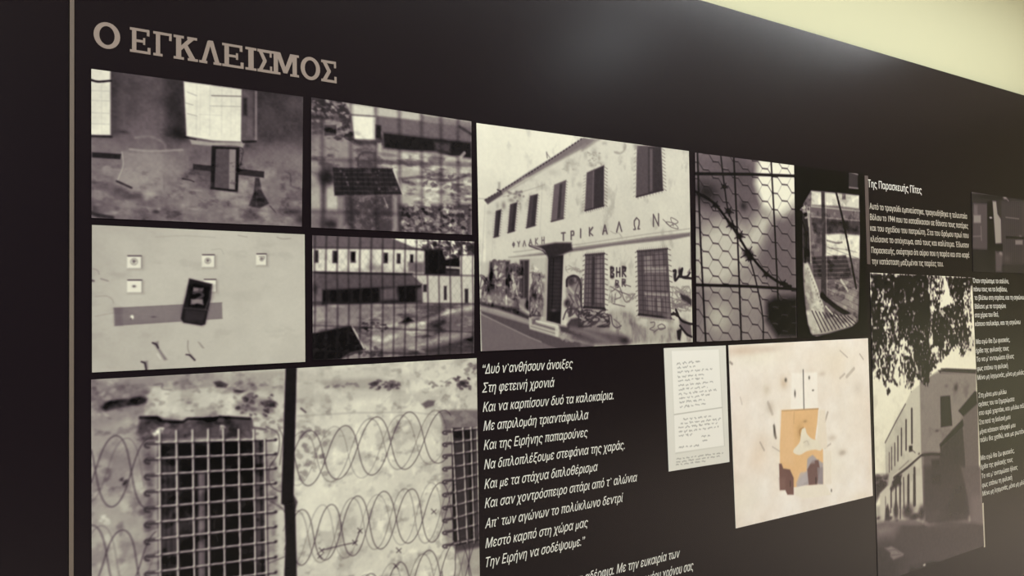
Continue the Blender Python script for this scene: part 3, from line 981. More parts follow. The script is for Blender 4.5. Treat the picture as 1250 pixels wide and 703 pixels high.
def photo_facade():
    c = Canvas([(581.2, 150.3), (840.4, 184.5), (845.1, 417.5), (586.6, 428.7)], .8, 1.9)
    c.im[..., 0] = c.vgrad([(0, .875), (.18, .85), (.30, .80), (.42, .86), (1, .86)])
    c.im[..., 0] += (c.n(60, 3, 50) - .5) * .05
    c.frame(575, 140, 4.686)
    # facade
    c.poly([(90, 505), (250, 410), (440, 300), (700, 130), (1300, 130), (1300, 1330), (90, 1330), (78, 560)], .77, 1, 1.5)
    c.poly([(40, 490), (92, 508), (80, 700), (62, 860), (40, 880)], .80, .8, 3)
    c.line([(40, 480), (80, 482)], 1, .6, .8)
    c.line([(78, 515), (60, 850)], .8, .66, .7)
    c.line([(405, 400), (392, 690)], 1.1, .68, .6)
    c.line([(125, 560), (118, 820)], .8, .68, .6)
    c.im[..., 0] += (c.n(28, 4, 51) - .5) * .07
    stain(c, 14, .62, -.09, 251, (1, 1.6))
    # eaves
    c.poly([(74, 490), (160, 440), (300, 345), (440, 258), (560, 182), (640, 132), (705, 145), (640, 190), (440, 296), (250, 403), (165, 462), (92, 512)], .42, 1, 1.5)
    c.poly([(90, 505), (165, 458), (440, 290), (655, 165), (660, 185), (440, 305), (170, 470)], .55, .6, 2)
    for i in range(34):
        t = i / 34
        x, y = 80 + 560 * t, 488 - 356 * t + 8 * math.sin(3.14 * t)
        c.line([(x, y), (x + 6, y - 5)], 1.5, .16, .9)
    c.poly([(74, 488), (120, 462), (170, 440), (180, 455), (95, 512)], .22, .8, 2)
    c.rect(152, 385, 166, 432, .58, .8, 2)
    c.line([(150, 430), (168, 440)], 2, .15, .8)
    c.line([(430, 215), (434, 248)], 1.6, .4, .8)
    c.line([(432, 222), (450, 248)], 1, .4, .8)
    c.curve([(180, 470), (260, 448), (330, 430), (420, 400)], 1.2, .6, .7)
    # peeling above the windows
    for x, y, rx, ry, v in ((185, 520, 12, 22, .38), (230, 490, 20, 14, .45), (275, 470, 16, 30, .55), (255, 455, 20, 10, .5), (150, 520, 10, 20, .6), (545, 300, 14, 22, .58),
                            (470, 330, 40, 22, .68), (620, 400, 16, 14, .62), (280, 530, 8, 22, .55), (105, 560, 16, 12, .64), (570, 270, 30, 14, .66), (330, 370, 40, 12, .68)):
        c.blob(x, y, rx, ry, v, .7)
    flakes(c, 210, 430, 300, 510, 20, 4, 9, .42, .7, .1)
    flakes(c, 520, 270, 640, 320, 12, 3, 8, .6, .6, .05)
    # upper windows
    for P, v in (([(140, 552), (172, 540), (156, 695), (128, 702)], .16), ([(222, 514), (263, 500), (247, 665), (208, 676)], .17),
                 ([(335, 466), (381, 452), (365, 634), (314, 648)], .19), ([(474, 402), (543, 373), (527, 594), (456, 612)], .30)):
        c.poly(P, v, 1, 1.6)
        c.poly([P[0], ((P[0][0] + P[1][0]) / 2, (P[0][1] + P[1][1]) / 2), ((P[3][0] + P[2][0]) / 2, (P[3][1] + P[2][1]) / 2), P[3]], v + .07, .7, 1.6)
        h = P[2][1] - P[1][1]
        n = int(h / 15)
        spikes(c, (P[1], P[2]), n, 8, 5, 1.1, .45, .8)
        spikes(c, (P[0], P[3]), n, -8, 5, .9, .55, .7)
        c.line([P[3], P[2]], 1.6, .2, .8)
    c.poly([(505, 400), (520, 395), (508, 590), (490, 596)], .18, .8, 1.5)
    c.frame(710, 160, 5.021)
    for P in ([(30, 256), (136, 208), (134, 458), (18, 488)], [(338, 90), (486, 95), (497, 362), (332, 404)]):
        c.poly(P, .19, 1, 2)
        c.poly([(P[0][0], P[0][1] + 5), ((P[0][0] * .55 + P[1][0] * .45), P[0][1] * .55 + P[1][1] * .45),
                (P[3][0] * .55 + P[2][0] * .45, P[3][1] * .55 + P[2][1] * .45), P[3]], .31, .8, 3)
        spikes(c, (P[1], P[2]), 12, 20, 14, 1.1, .42, .85)
        spikes(c, (P[0], P[3]), 12, -18, 12, 1.0, .55, .75)
        spikes(c, (P[3], P[2]), 9, 3, 14, 1.0, .42, .85)
        c.line([P[3], P[2]], 2, .16, .9)
    c.line([(70, 248), (66, 470)], 1.3, .45, .5)
    c.rect(415, 110, 432, 370, .42, .6, 3)
    for x, y, rx, ry, v in ((75, 130, 18, 34, .62), (105, 165, 10, 20, .55), (60, 210, 20, 12, .52), (110, 195, 30, 10, .62), (260, 100, 10, 20, .55), (215, 130, 14, 6, .55),
                            (330, 95, 16, 18, .5), (150, 160, 10, 20, .70), (140, 75, 14, 10, .6)):
        c.blob(x, y, rx, ry, v, .75)
    flakes(c, 40, 130, 130, 215, 20, 4, 9, .55, .7, .08)
    c.curve([(200, 130), (222, 138), (250, 128), (268, 96), (262, 80)], 2.2, .55, .7, 2)
    c.poly([(0, 90), (40, 60), (50, 45), (110, 50), (30, 108), (0, 125)], .46, .7, 3)
    # string course
    c.line([(-420, 742), (0, 692), (200, 662), (400, 632), (662, 598)], 1.6, .62, .8)
    c.poly([(-450, 775), (-200, 742), (0, 708), (200, 682), (400, 650), (662, 622), (662, 645), (560, 664), (400, 680), (200, 702), (0, 732), (-200, 758)], .40, .95, 2.2)
    c.poly([(-450, 772), (0, 704), (662, 618), (662, 626), (0, 714)], .56, .7, 1.5)
    # lettering on the facade, cast shadows as printed
    c.frame(575, 140, 2.425)
    for ch, x, y, w, h in (('Τ', 272, 361, 11, 22), ('Ρ', 299, 357, 10, 24), ('Ι', 323, 351, 6, 26), ('Κ', 354, 346, 12, 24), ('Α', 395, 340, 13, 27), ('Λ', 437, 332, 15, 29),
                           ('Ω', 489, 322, 18, 34), ('Ν', 546, 312, 17, 36)):
        glyph(c, ch, x, y, w, h, 1.5, .20, .95, .12)
        glyph(c, ch, x + 2, y + 1, w, h, 1.0, .40, .6, .12)
    for ch, x, y, w, h in (('Φ', 125, 385, 7, 15), ('Υ', 140, 383, 7, 15), ('Λ', 157, 381, 8, 16), ('Α', 175, 377, 9, 17), ('Κ', 193, 375, 8, 18), ('Η', 212, 372, 8, 19)):
        glyph(c, ch, x, y, w, h, 1.1, .26, .9, .12)
    c.curve([(567, 310), (590, 332), (575, 318), (600, 322), (612, 338), (588, 330), (612, 318), (590, 305), (598, 330)], .9, .25, .9)
    c.curve([(412, 345), (425, 352), (435, 350), (446, 362)], .9, .5, .7)
    # lower storey
    c.frame(575, 285, 4.686)
    c.poly([(48, 165), (105, 160), (330, 140), (430, 135), (430, 520), (330, 490), (50, 420)], .66, .7, 4)
    for P in ([(106, 162), (132, 158), (126, 300), (112, 335), (92, 335)], [(185, 158), (220, 155), (212, 350), (176, 350)], [(278, 152), (330, 150), (326, 440), (268, 400)]):
        c.poly(P, .16, .95, 3)
    c.line([(300, 160), (300, 380)], 2, .35, .6)
    c.poly([(230, 150), (270, 142), (272, 165), (232, 165)], .72, .7, 2)
    scribble(c, 50, 240, 130, 400, 14, 2.0, .30)
    scribble(c, 125, 160, 190, 400, 26, 2.2, .32)
    scribble(c, 210, 180, 285, 430, 30, 2.2, .30)
    scribble(c, 335, 225, 425, 470, 30, 1.6, .42)
    flakes(c, 125, 165, 190, 330, 18, 6, 14, .72, .6)
    flakes(c, 215, 170, 280, 380, 16, 6, 14, .66, .6)
    c.poly([(56, 340), (130, 350), (250, 380), (250, 430), (56, 395)], .50, .6, 6)
    c.blob(95, 365, 30, 20, .62, .6)
    c.blob(360, 360, 14, 20, .22, .7)
    c.poly([(272, 370), (312, 372), (310, 455), (276, 445)], .56, .8, 3)
    c.poly([(48, 392), (150, 405), (250, 425), (335, 470), (335, 500), (250, 468), (150, 435), (50, 415)], .14, .9, 4)
    c.poly([(50, 415), (335, 495), (330, 522), (52, 440)], .50, .85, 3)
    c.poly([(52, 438), (330, 520), (335, 545), (495, 592), (700, 640), (700, 700), (460, 655), (300, 590), (56, 465)], .27, .95, 3)
    c.poly([(52, 462), (220, 540), (470, 652), (480, 670), (60, 690)], .39, 1, 1.5)
    c.line([(52, 458), (200, 530), (330, 592), (400, 620)], 1.2, .60, .7, 1.2)
    stain(c, 8, .52, -.22, 253, (1, 1.6), [(50, 240), (180, 170), (330, 160), (430, 230), (425, 500), (50, 400)], 5)
    stain(c, 7, .58, .2, 254, (1, 1.2), [(50, 240), (180, 170), (330, 160), (430, 230), (425, 500), (50, 400)], 5)
    # door and canopy
    c.poly([(425, 140), (448, 138), (436, 505), (408, 495)], .62, .9, 3)
    c.poly([(440, 128), (528, 122), (512, 520), (430, 498)], .13, 1, 2)
    c.poly([(455, 150), (515, 148), (505, 440), (448, 432)], .22, .6, 5)
    for y in range(160, 440, 22):
        c.line([(450, y), (516, y + 2)], .8, .10, .6)
    c.line([(470, 140), (458, 500)], 1.4, .08, .8)
    c.poly([(445, 440), (505, 448), (500, 505), (440, 495)], .10, .9, 3)
    c.blob(470, 440, 14, 8, .44, .6)
    c.poly([(528, 122), (545, 122), (530, 525), (512, 520)], .74, .9, 2)
    c.poly([(328, 66), (370, 72), (480, 52), (572, 52), (578, 95), (520, 122), (440, 142), (418, 100), (400, 85)], .15, .97, 3)
    c.line([(332, 72), (410, 100), (425, 118)], 1.5, .18, .9)
    c.line([(340, 90), (400, 95)], 1, .6, .6)
    c.poly([(328, 482), (372, 488), (505, 522), (500, 592), (335, 542)], .66, 1, 1.6)
    c.poly([(345, 490), (385, 478), (392, 492), (350, 520)], .30, .8, 3)
    c.line([(352, 512), (490, 552)], 2.4, .36, .9, 1.4)
    c.line([(340, 530), (490, 575)], 1.3, .44, .8)
    c.line([(370, 500), (500, 532)], 1.8, .84, .8)
    c.poly([(478, 535), (500, 530), (498, 592), (480, 588)], .78, .8, 1.6)
    # graffiti right of the door
    c.poly([(545, 265), (580, 242), (612, 252), (626, 300), (624, 430), (600, 470), (545, 400), (540, 330)], .42, .8, 4)
    c.curve([(545, 300), (548, 262), (580, 243), (612, 255), (626, 300), (628, 400), (636, 450)], 3.0, .13, .9)
    c.blob(570, 275, 22, 26, .15, .85, 1.6)
    c.curve([(560, 310), (585, 340), (615, 345)], 3, .7, .7, 2)
    c.curve([(545, 345), (575, 370), (610, 372), (620, 410)], 3, .62, .7, 2)
    c.blob(548, 400, 20, 26, .12, .9, 1.6)
    c.curve([(525, 490), (545, 440), (575, 430), (610, 440), (632, 480)], 2.2, .2, .8)
    c.poly([(535, 480), (570, 440), (620, 450), (635, 500), (560, 520)], .60, .6, 5)
    c.poly([(545, 520), (570, 488), (610, 480), (640, 520), (645, 580), (560, 570)], .18, .9, 3)
    c.poly([(558, 430), (580, 432), (578, 465), (560, 462)], .2, .8, 3)
    scribble(c, 540, 180, 640, 240, 8, 1.2, .5, .6)
    scribble(c, 550, 250, 630, 470, 10, 1.8, .25, .7)
    c.poly([(500, 525), (560, 535), (700, 580), (700, 620), (510, 565)], .15, .85, 4)
    c.poly([(505, 562), (700, 605), (700, 640), (500, 592)], .46, .8, 4)
    flakes(c, 505, 560, 690, 630, 22, 5, 12, .62, .5, .1)
    # two barred windows on the ground floor
    c.frame(710, 290, 5.021)
    for P, nx, ny in (([(22, 106), (135, 97), (138, 437), (12, 428)], 5, 11), ([(340, 84), (522, 68), (546, 496), (348, 472)], 7, 13)):
        A, B, Cc, Dd = [np.array(p, float) for p in P]
        c.poly(P, .30, 1, 2)
        if nx == 7:
            for (u0, u1, v0, v1, v) in ((.22, .48, .08, .28, .50), (.55, .85, .05, .26, .40), (.22, .92, .26, .34, .58), (.24, .5, .36, .62, .42), (.55, .9, .36, .6, .40),
                                        (.2, .95, .64, .70, .58), (.26, .5, .72, .92, .46), (.58, .72, .72, .92, .52), (.78, .95, .72, .92, .42)):
                c.poly([tuple(A + (B - A) * u + (Dd + (Cc - Dd) * u - A - (B - A) * u) * v_) for u, v_ in ((u0, v0), (u1, v0), (u1, v1), (u0, v1))], v, .85, 3)
        else:
            for (u0, u1, v0, v1, v) in ((.55, .9, .06, .9, .42), (.1, .3, .1, .9, .36), (.36, .5, .05, .95, .15), (.58, .78, .3, .6, .48)):
                c.poly([tuple(A + (B - A) * u + (Dd + (Cc - Dd) * u - A - (B - A) * u) * v_) for u, v_ in ((u0, v0), (u1, v0), (u1, v1), (u0, v1))], v, .8, 3)
        for i in range(nx + 1):
            t = i / nx
            c.line([tuple(A + (B - A) * t), tuple(Dd + (Cc - Dd) * t)], 1.0, .18, .75)
        for i in range(ny + 1):
            t = i / ny
            p0, p1 = A + (Dd - A) * t, B + (Cc - B) * t
            c.line([tuple(p0), tuple(p1)], 1.0, .18, .7)
            c.line([tuple(p0), (p0[0] - 14, p0[1] + 8)], 1.4, .40, .85)
            c.line([tuple(p1), (p1[0] + 20, p1[1] + 8)], 1.4, .36, .85)
        c.line([tuple(A), tuple(B)], 2.8, .16, .8, 1.4)
        c.line([tuple(Dd), tuple(Cc)], 3.4, .12, .95, 1.4)
        c.poly([tuple(Dd + [8, 6]), tuple(Cc + [0, 6]), tuple(Cc + [0, 22]), tuple(Dd + [0, 20])], .52, .7, 3)
        spikes(c, (tuple(A + [0, -2]), tuple(B + [0, -2])), nx * 2, 4, -18, 1.0, .55, .7)
        spikes(c, (tuple(Dd + [0, 6]), tuple(Cc + [0, 6])), nx * 2, 3, 14, 1.0, .5, .7)
    # tags
    for ch, x, y, w, h in (('B', 186, 212, 24, 62), ('Η', 222, 212, 24, 52), ('R', 258, 208, 26, 60)):
        glyph(c, ch, x, y, w, h, 2.2, .20, .95)
    for x, y in ((183, 188), (185, 240), (258, 188), (212, 290), (256, 275)):
        c.blob(x, y, 12, 14, .16, .85, 1.5)
    glyph(c, 'B', 216, 284, 24, 44, 1.8, .25, .9)
    glyph(c, 'R', 256, 276, 24, 44, 1.8, .25, .9)
    for P in ([(175, 300), (230, 330), (290, 352)], [(180, 330), (210, 320), (240, 360), (200, 380)], [(190, 405), (262, 422)], [(205, 345), (200, 400)], [(230, 300), (270, 395), (325, 345)],
              [(268, 290), (298, 300)]):
        c.curve(P, 1.4, .32, .85)
    c.blob(184, 375, 8, 22, .35, .8)
    scribble(c, 165, 300, 235, 400, 8, 1.0, .5, .7)
    scribble(c, 270, 345, 330, 395, 8, 1.6, .50, .7)
    # stained plinth
    c.poly([(150, 470), (210, 440), (300, 440), (350, 520), (420, 560), (560, 540), (670, 560), (680, 640), (0, 655), (0, 560)], .62, .75, 9)
    for i in range(60):
        c.blob(rnd.uniform(150, 660), rnd.uniform(470, 640), rnd.uniform(6, 20), rnd.uniform(12, 40), rnd.choice([.48, .55, .70, .62]), .4)
    stain(c, 9, .52, -.15, 252, (1, 2.2), [(150, 480), (210, 450), (300, 460), (350, 530), (420, 560), (560, 550), (670, 560), (680, 640), (150, 655)], 5)
    c.poly([(0, 438), (60, 462), (120, 468), (168, 500), (165, 560), (100, 570), (0, 540)], .42, .85, 5)
    c.poly([(-60, 520), (0, 545), (130, 575), (240, 590), (290, 640), (260, 655), (60, 660), (-60, 620)], .26, .8, 8)
    c.curve([(-70, 560), (0, 575), (90, 610), (160, 640)], 6, .46, .7, 5)
    scribble(c, -20, 445, 165, 545, 26, 2.0, .20, .8, .25)
    flakes(c, 0, 460, 160, 540, 18, 6, 12, .62, .6)
    c.blob(262, 630, 30, 26, .13, .9)
    c.curve([(160, 475), (178, 480), (188, 530), (212, 552), (240, 540)], 1.8, .3, .9)
    c.curve([(195, 500), (230, 530), (232, 560)], 1.5, .35, .8)
    for P in ([(420, 520), (445, 520), (440, 545), (415, 560), (440, 570)], [(465, 540), (490, 530), (510, 550), (480, 565), (465, 545)], [(440, 580), (470, 560), (510, 555)]):
        c.curve(P, 1.5, .34, .85)
    scribble(c, 550, 300, 665, 420, 26, 1.3, .50, .75)
    scribble(c, 555, 380, 665, 450, 14, 1.4, .42, .7)
    c.curve([(560, 205), (575, 205), (570, 262), (595, 235), (615, 190), (612, 240), (668, 250)], 3.4, .12, .95)
    c.curve([(590, 240), (640, 240), (662, 215)], 3.2, .14, .95)
    c.blob(600, 210, 12, 24, .12, .95, 1.6)
    c.blob(568, 235, 10, 28, .13, .9, 1.6)
    c.poly([(600, 342), (625, 350), (650, 360), (672, 380), (672, 420), (640, 395), (610, 380)], .15, .9, 3)
    c.curve([(550, 470), (580, 465), (575, 442), (590, 480), (560, 462)], 3.4, .10, .95)
    c.poly([(590, 482), (630, 505), (668, 530), (672, 610), (640, 600), (600, 535)], .34, .9, 3)
    c.curve([(590, 480), (612, 510), (650, 525), (675, 530)], 3.2, .10, .95)
    c.curve([(600, 540), (640, 590), (672, 608)], 3.0, .10, .95)
    c.poly([(580, 570), (612, 555), (602, 632), (585, 625)], .10, .95, 2)
    c.poly([(615, 575), (640, 610), (640, 640), (608, 640)], .80, .7, 3)
    c.line([(668, -40), (668, 190), (650, 215)], 2.6, .34, .75, 2)
    c.im[..., 0] += (c.n(2.5, 2, 53) - .5) * .035
    c.blur(.45)
    return print_board(c, 'photograph', 'black and white photograph of the two-storey prison facade with lettering, barred windows and graffiti')


def photo_mesh():
    c = Canvas([(848, 186.3), (968.7, 201.9), (972.3, 412.1), (850, 417.4)], .5, 2.0).frame(840, 170, 2.759)
    c.im[..., 0] = .46 + (c.n(60, 3, 61) - .5) * .15
    c.poly([(20, 40), (160, 50), (240, 80), (245, 230), (160, 260), (60, 240), (20, 220)], .33, .9, 22)
    c.blob(170, 110, 50, 60, .26, .6)
    c.poly([(235, 60), (365, 75), (365, 240), (320, 270), (250, 230), (225, 150)], .90, .95, 14)
    c.poly([(20, 330), (110, 280), (200, 310), (240, 250), (290, 260), (270, 330), (200, 420), (110, 500), (20, 480)], .74, .9, 22)
    c.poly([(270, 300), (365, 220), (365, 540), (280, 520), (230, 440)], .36, .9, 22)
    c.blob(200, 500, 60, 60, .62, .7)
    c.blob(100, 600, 50, 60, .72, .8)
    c.blob(30, 590, 25, 60, .40, .7)
    c.blob(210, 640, 50, 40, .52, .7)
    c.blob(60, 180, 46, 40, .10, .9)
    c.blob(185, 225, 12, 16, .12, .8)
    c.poly([(262, 545), (290, 530), (368, 530), (368, 668), (300, 668), (262, 610)], .06, 1, 12)
    # hexagonal wire, sharp
    def hx(i, j):
        return 16 + i * 33.2, 21 + j * 55.0 + (i % 2) * 26.5 - i * .6
    for j in range(-1, 13):
        for i in range(-1, 12):
            x, y = hx(i, j)
            nx, ny = hx(i + 1, j if i % 2 == 0 else j + 1)
            ux, uy = hx(i + 1, j - 1 if i % 2 == 0 else j)
            c.line([(x, y), (x + 18, y + 2)], 1.5, .09, .95, .8)
            c.line([(x + 18, y + 2), (x + 22, y + 8), (nx, ny)], 1.15, .12, .85, .8)
            c.line([(x + 18, y + 2), (x + 23, y - 8), (ux, uy)], .7, .30, .55, .8)
            c.line([(x + 2, y - 3), (x + 17, y - 1)], .6, .85, .35)
    # bars
    for P in ([(30, 45), (40, 330), (58, 680)], [(152, 55), (165, 330), (178, 680)], [(278, 70), (292, 330), (302, 550)]):
        c.curve(P, 3.0, .07, .95, 1.2)
    c.line([(18, 116), (200, 118), (362, 124)], 3.6, .05, 1, 1)
    c.line([(18, 490), (200, 495), (370, 505)], 3.4, .05, 1, 1)
    # barbed wire
    c.curve([(20, 175), (85, 215), (140, 285), (170, 330), (205, 385), (260, 450), (320, 490), (345, 495)], 3.6, .06, 1, 1.2)
    c.curve([(108, 50), (120, 150), (135, 245), (170, 325), (205, 400), (232, 500), (250, 600), (252, 680)], 2.4, .08, .95, 1.2)
    for x, y, r in ((90, 222, 12), (135, 243, 14), (120, 160, 10), (172, 325, 15), (200, 385, 22), (208, 400, 14), (262, 455, 12), (320, 485, 11), (142, 288, 13)):
        c.blob(x, y, r * .8, r * .75, .05, .95, 2)
        for t in (0.3, 1.5, 2.6, 3.9, 5.2):
            c.line([(x, y), (x + r * 1.3 * math.cos(t), y + r * 1.2 * math.sin(t))], 1.4, .06, .95)
    c.im[..., 0] += (c.n(2.5, 2, 63) - .5) * .03
    c.blur(.35)
    return print_board(c, 'photograph', 'photograph of hexagonal wire mesh, iron bars and a twisted strand of barbed wire')


def photo_mirror():
    c = Canvas([(969.6, 202.2), (1054.4, 213.0), (1058.2, 408.2), (973.2, 411.9)], .08, 2.2).frame(965, 195, 3.2)
    c.im[..., 0] = .085 + (c.n(20, 3, 71) - .5) * .03
    glass = [(48, 170), (78, 122), (180, 128), (266, 140), (270, 300), (266, 560), (262, 632), (240, 650), (150, 676), (95, 690), (76, 676), (60, 600), (48, 480), (44, 260)]
    c.poly(glass, .44, 1, 2)
    c.poly([(80, 122), (266, 140), (266, 192), (190, 182), (80, 176)], .80, .9, 3)
    c.poly([(80, 180), (190, 184), (268, 194), (268, 240), (80, 228)], .42, .9, 4)
    c.poly([(80, 226), (268, 240), (268, 298), (90, 290)], .30, .9, 4)
    c.line([(80, 182), (268, 200)], 1.8, .68, .8, 1.4)
    c.line([(80, 222), (268, 238)], 1.6, .62, .7, 1.4)
    c.blob(155, 245, 26, 14, .16, .8)
    c.blob(205, 262, 30, 10, .18, .7)
    c.rect(200, 130, 214, 155, .3, .6, 2)
    c.poly([(136, 292), (200, 288), (268, 296), (268, 385), (200, 378), (138, 375)], .84, .95, 3)
    c.curve([(140, 315), (180, 325), (200, 322)], 2.4, .4, .7)
    c.curve([(150, 345), (210, 350), (260, 362)], 1.6, .6, .7)
    c.poly([(82, 380), (215, 372), (238, 460), (180, 472), (90, 462)], .27, .95, 2.5)
    for k in range(5):
        c.line([(84, 392 + k * 17), (222 + k * 4, 388 + k * 17)], 1.5, .44, .7)
    c.poly([(140, 470), (240, 465), (262, 480), (262, 600), (150, 560)], .56, .85, 4)
    flakes(c, 145, 475, 255, 560, 14, 8, 18, .38, .6, .1)
    c.line([(196, 470), (222, 510)], 3.5, .78, .8, 2)
    c.blob(170, 512, 14, 9, .75, .7)
    c.poly([(44, 180), (66, 190), (80, 400), (50, 420)], .16, .85, 4)
    c.line([(70, 200), (78, 400)], 2.4, .66, .8, 1.5)
    c.line([(62, 180), (70, 260)], 2.2, .72, .7, 1.5)
    flakes(c, 44, 185, 70, 235, 7, 4, 10, .72, .8)
    c.poly([(50, 405), (66, 400), (92, 470), (128, 570), (120, 600), (80, 590), (56, 520)], .76, .95, 3)
    c.poly([(50, 420), (70, 430), (90, 560), (70, 600), (56, 560)], .58, .7, 5)
    c.poly([(60, 590), (130, 575), (130, 660), (85, 684), (66, 640)], .74, .9, 4)
    c.curve([(66, 420), (96, 490), (122, 570)], 4.2, .80, .8, 2)
    for k in range(12):
        c.blob(66 + k * 5.4, 425 + k * 14, 3, 5, .45, .7)
    c.poly([(118, 120), (132, 121), (138, 560), (116, 540), (122, 340)], .27, .98, 2)
    c.line([(136, 130), (142, 560)], 1.2, .62, .7)
    c.line([(176, 125), (205, 240), (240, 420), (255, 500)], 3.6, .15, 1, 1.4)
    c.line([(120, 530), (180, 578), (254, 622)], 6.5, .13, 1, 2)
    c.line([(136, 572), (160, 600), (182, 612)], 2.2, .80, .9)
    c.poly([(85, 630), (240, 600), (262, 622), (240, 650), (100, 690), (80, 672)], .66, .8, 3)
    for k in range(11):
        c.line([(82 + k * 14, 590 + k * 2), (120 + k * 14, 672 - k * 3)], 1.7, .20, .8)
    for k in range(9):
        c.line([(142, 340 + k * 24), (262, 385 + k * 26)], .6, .30, .6)
    stain(c, 8, .52, -.12, 271, (1.4, 1), glass, 5)
    stain(c, 7, .58, .10, 272, (1.4, 1), glass, 5)
    for P in ([(45, 240), (60, 300), (56, 400)], ):
        c.curve(P, 2, .1, .8)
    c.rect(225, 40, 262, 112, .28, .95, 4)
    c.line([(228, 46), (262, 58)], 1.6, .6, .8)
    c.line([(228, 108), (262, 112)], 2, .55, .8)
    c.line([(20, 690), (300, 670)], 1.5, .16, .6)
    c.im[..., 0] = np.interp(c.im[..., 0], [0, .12, .35, .8, 1], [0, .06, .27, .84, 1])
    c.im[..., 0] += (c.n(2.5, 2, 73) - .5) * .03
    c.blur(.45)
    return print_board(c, 'photograph', 'narrow dark photograph of a yard reflected in a round-cornered mirror, right of the wire mesh')


def photo_tree():
    c = Canvas([(1061.5, 332.8), (1186.0, 338.6), (1200.8, 664), (1112, 703), (1070.5, 712)], .9, 1.6)
    # rectangular sheet: extend to its lower corners
    c = Canvas([(1061.5, 332.8), (1186.0, 338.6), (1200.8, 666), (1071.5, 712)], .9, 1.7)
    DC = [(1061.5, 332.8), (1186.0, 338.6), (1200.8, 666), (1071.5, 712)]
    c.im[..., 0] = .92
    c.frame(1060, 440, 3.907)
    # side facade, gable
    c.poly([(78, 395), (170, 215), (200, 150), (330, 45), (512, 45), (530, 1000), (90, 1000)], .76, 1, 2)
    c.poly([(243, 100), (330, 55), (512, 60), (520, 720), (262, 720), (250, 450)], .52, .95, 3)
    stain(c, 30, .52, -.07, 281)
    c.poly([(330, 48), (370, 38), (512, 44), (512, 66), (340, 60)], .26, 1, 2)
    c.line([(345, 40), (512, 46)], 1.3, .12, .9)
    c.line([(345, 56), (512, 66)], 1.2, .66, .7)
    c.im[..., 0] += (c.n(30, 4, 81) - .5) * .04
    c.line([(78, 392), (130, 290), (175, 208)], 1.8, .34, .9)
    c.poly([(342, 172), (388, 168), (398, 310), (344, 318)], .17, 1, 2)
    c.rect(350, 180, 378, 305, .22, .6, 3)
    c.blob(416, 130, 9, 18, .26, .85)
    c.blob(370, 122, 8, 8, .4, .7)
    c.blob(325, 335, 9, 6, .3, .8)
    c.blob(240, 445, 5, 5, .2, .8)
    c.poly([(262, 440), (330, 440), (350, 455), (340, 700), (262, 700)], .36, .85, 5)
    c.poly([(300, 475), (338, 470), (338, 585), (304, 582)], .22, .85, 4)
    # pent roof and wall in shade
    c.poly([(338, 400), (400, 330), (448, 280), (455, 310), (400, 365), (350, 410), (345, 440)], .18, 1, 2.5)
    c.poly([(340, 440), (352, 408), (448, 315), (470, 560), (455, 720), (340, 720)], .27, .95, 4)
    c.poly([(404, 450), (428, 440), (440, 640), (408, 650)], .27, .8, 4)
    c.poly([(450, 262), (520, 200), (530, 740), (470, 740)], .43, 1, 3)
    c.poly([(428, 240), (470, 190), (505, 148), (516, 150), (518, 205), (452, 265)], .15, 1, 2.5)
    for k in range(6):
        c.line([(432 + k * 14, 238 - k * 17), (450 + k * 12, 262 - k * 12)], 1.0, .08, .8)
    # string course
    c.line([(120, 560), (185, 510), (250, 452), (300, 446), (345, 448)], 3.0, .20, .95, 1.4)
    c.line([(115, 550), (185, 500), (250, 445)], 1.3, .80, .7)
    # windows of the long side
    for x0, y0, x1, y1, w in ((205, 232, 206, 392, 14), (178, 285, 178, 425, 11), (156, 325, 156, 452, 9), (139, 362, 139, 478, 8), (124, 395, 124, 500, 7), (109, 415, 109, 520, 6), (98, 440, 98, 532, 5)):
        c.line([(x0, y0), (x1, y1)], w / 3.9, .24, .95, 1.5)
    c.poly([(192, 408), (208, 406), (208, 432), (192, 436)], .10, .95, 2)
    c.curve([(208, 428), (222, 440)], 1, .2, .8)
    for x0, y0, y1, w in ((218, 515, 688, 17), (190, 545, 700, 10), (166, 560, 703, 8), (146, 570, 703, 6), (130, 590, 703, 6), (108, 610, 700, 5)):
        c.line([(x0, y0), (x0 + 2, y1)], w / 3.9, .24, .95, 1.5)
    c.poly([(112, 580), (135, 550), (158, 545), (150, 580), (130, 590), (118, 605)], .14, .95, 3)
    c.line([(145, 520), (190, 478)], 1.6, .42, .6)
    # lower part
    c.frame(1060, 580, 5.7125)
    c.poly([(40, 0), (135, 0), (125, 90), (80, 130), (45, 200)], .14, .9, 6)
    flakes(c, 60, 0, 130, 60, 14, 6, 12, .5, .6, .2)
    c.poly([(78, 130), (125, 78), (150, 70), (150, 320), (82, 330)], .76, 1, 2.5)
    c.poly([(50, 215), (80, 210), (84, 330), (50, 335)], .62, .9, 4)
    c.blob(66, 300, 14, 10, .14, .85)
    c.poly([(118, 230), (132, 205), (145, 250), (145, 330), (112, 325)], .10, .9, 4)
    c.line([(116, 150), (118, 220)], 1.4, .3, .8)
    for x, y0, y1, w in ((155, 90, 260, 1.8), (190, 60, 240, 2.6), (222, 50, 300, 2.2), (276, 10, 230, 4.0), (318, 0, 208, 4.6)):
        c.line([(x, y0), (x - 2, y1)], w, .20, .9, 1.6)
    c.poly([(150, 95), (170, 50), (215, 20), (225, 60), (190, 80), (160, 110)], .13, .85, 5)
    for x, y, rx, ry in ((190, 250, 18, 60), (275, 250, 40, 50), (370, 265, 24, 56), (320, 290, 40, 26), (150, 300, 16, 14), (196, 322, 10, 12)):
        c.blob(x, y, rx, ry, .13, .85, 1.4)
    c.poly([(255, 190), (270, 200), (340, 215), (345, 260), (290, 240)], .60, .5, 6)
    c.poly([(385, -60), (640, -60), (700, 250), (690, 318), (420, 350), (388, 330)], .28, .9, 8)
    c.poly([(440, 0), (500, 0), (500, 60), (445, 50)], .19, .6, 8)
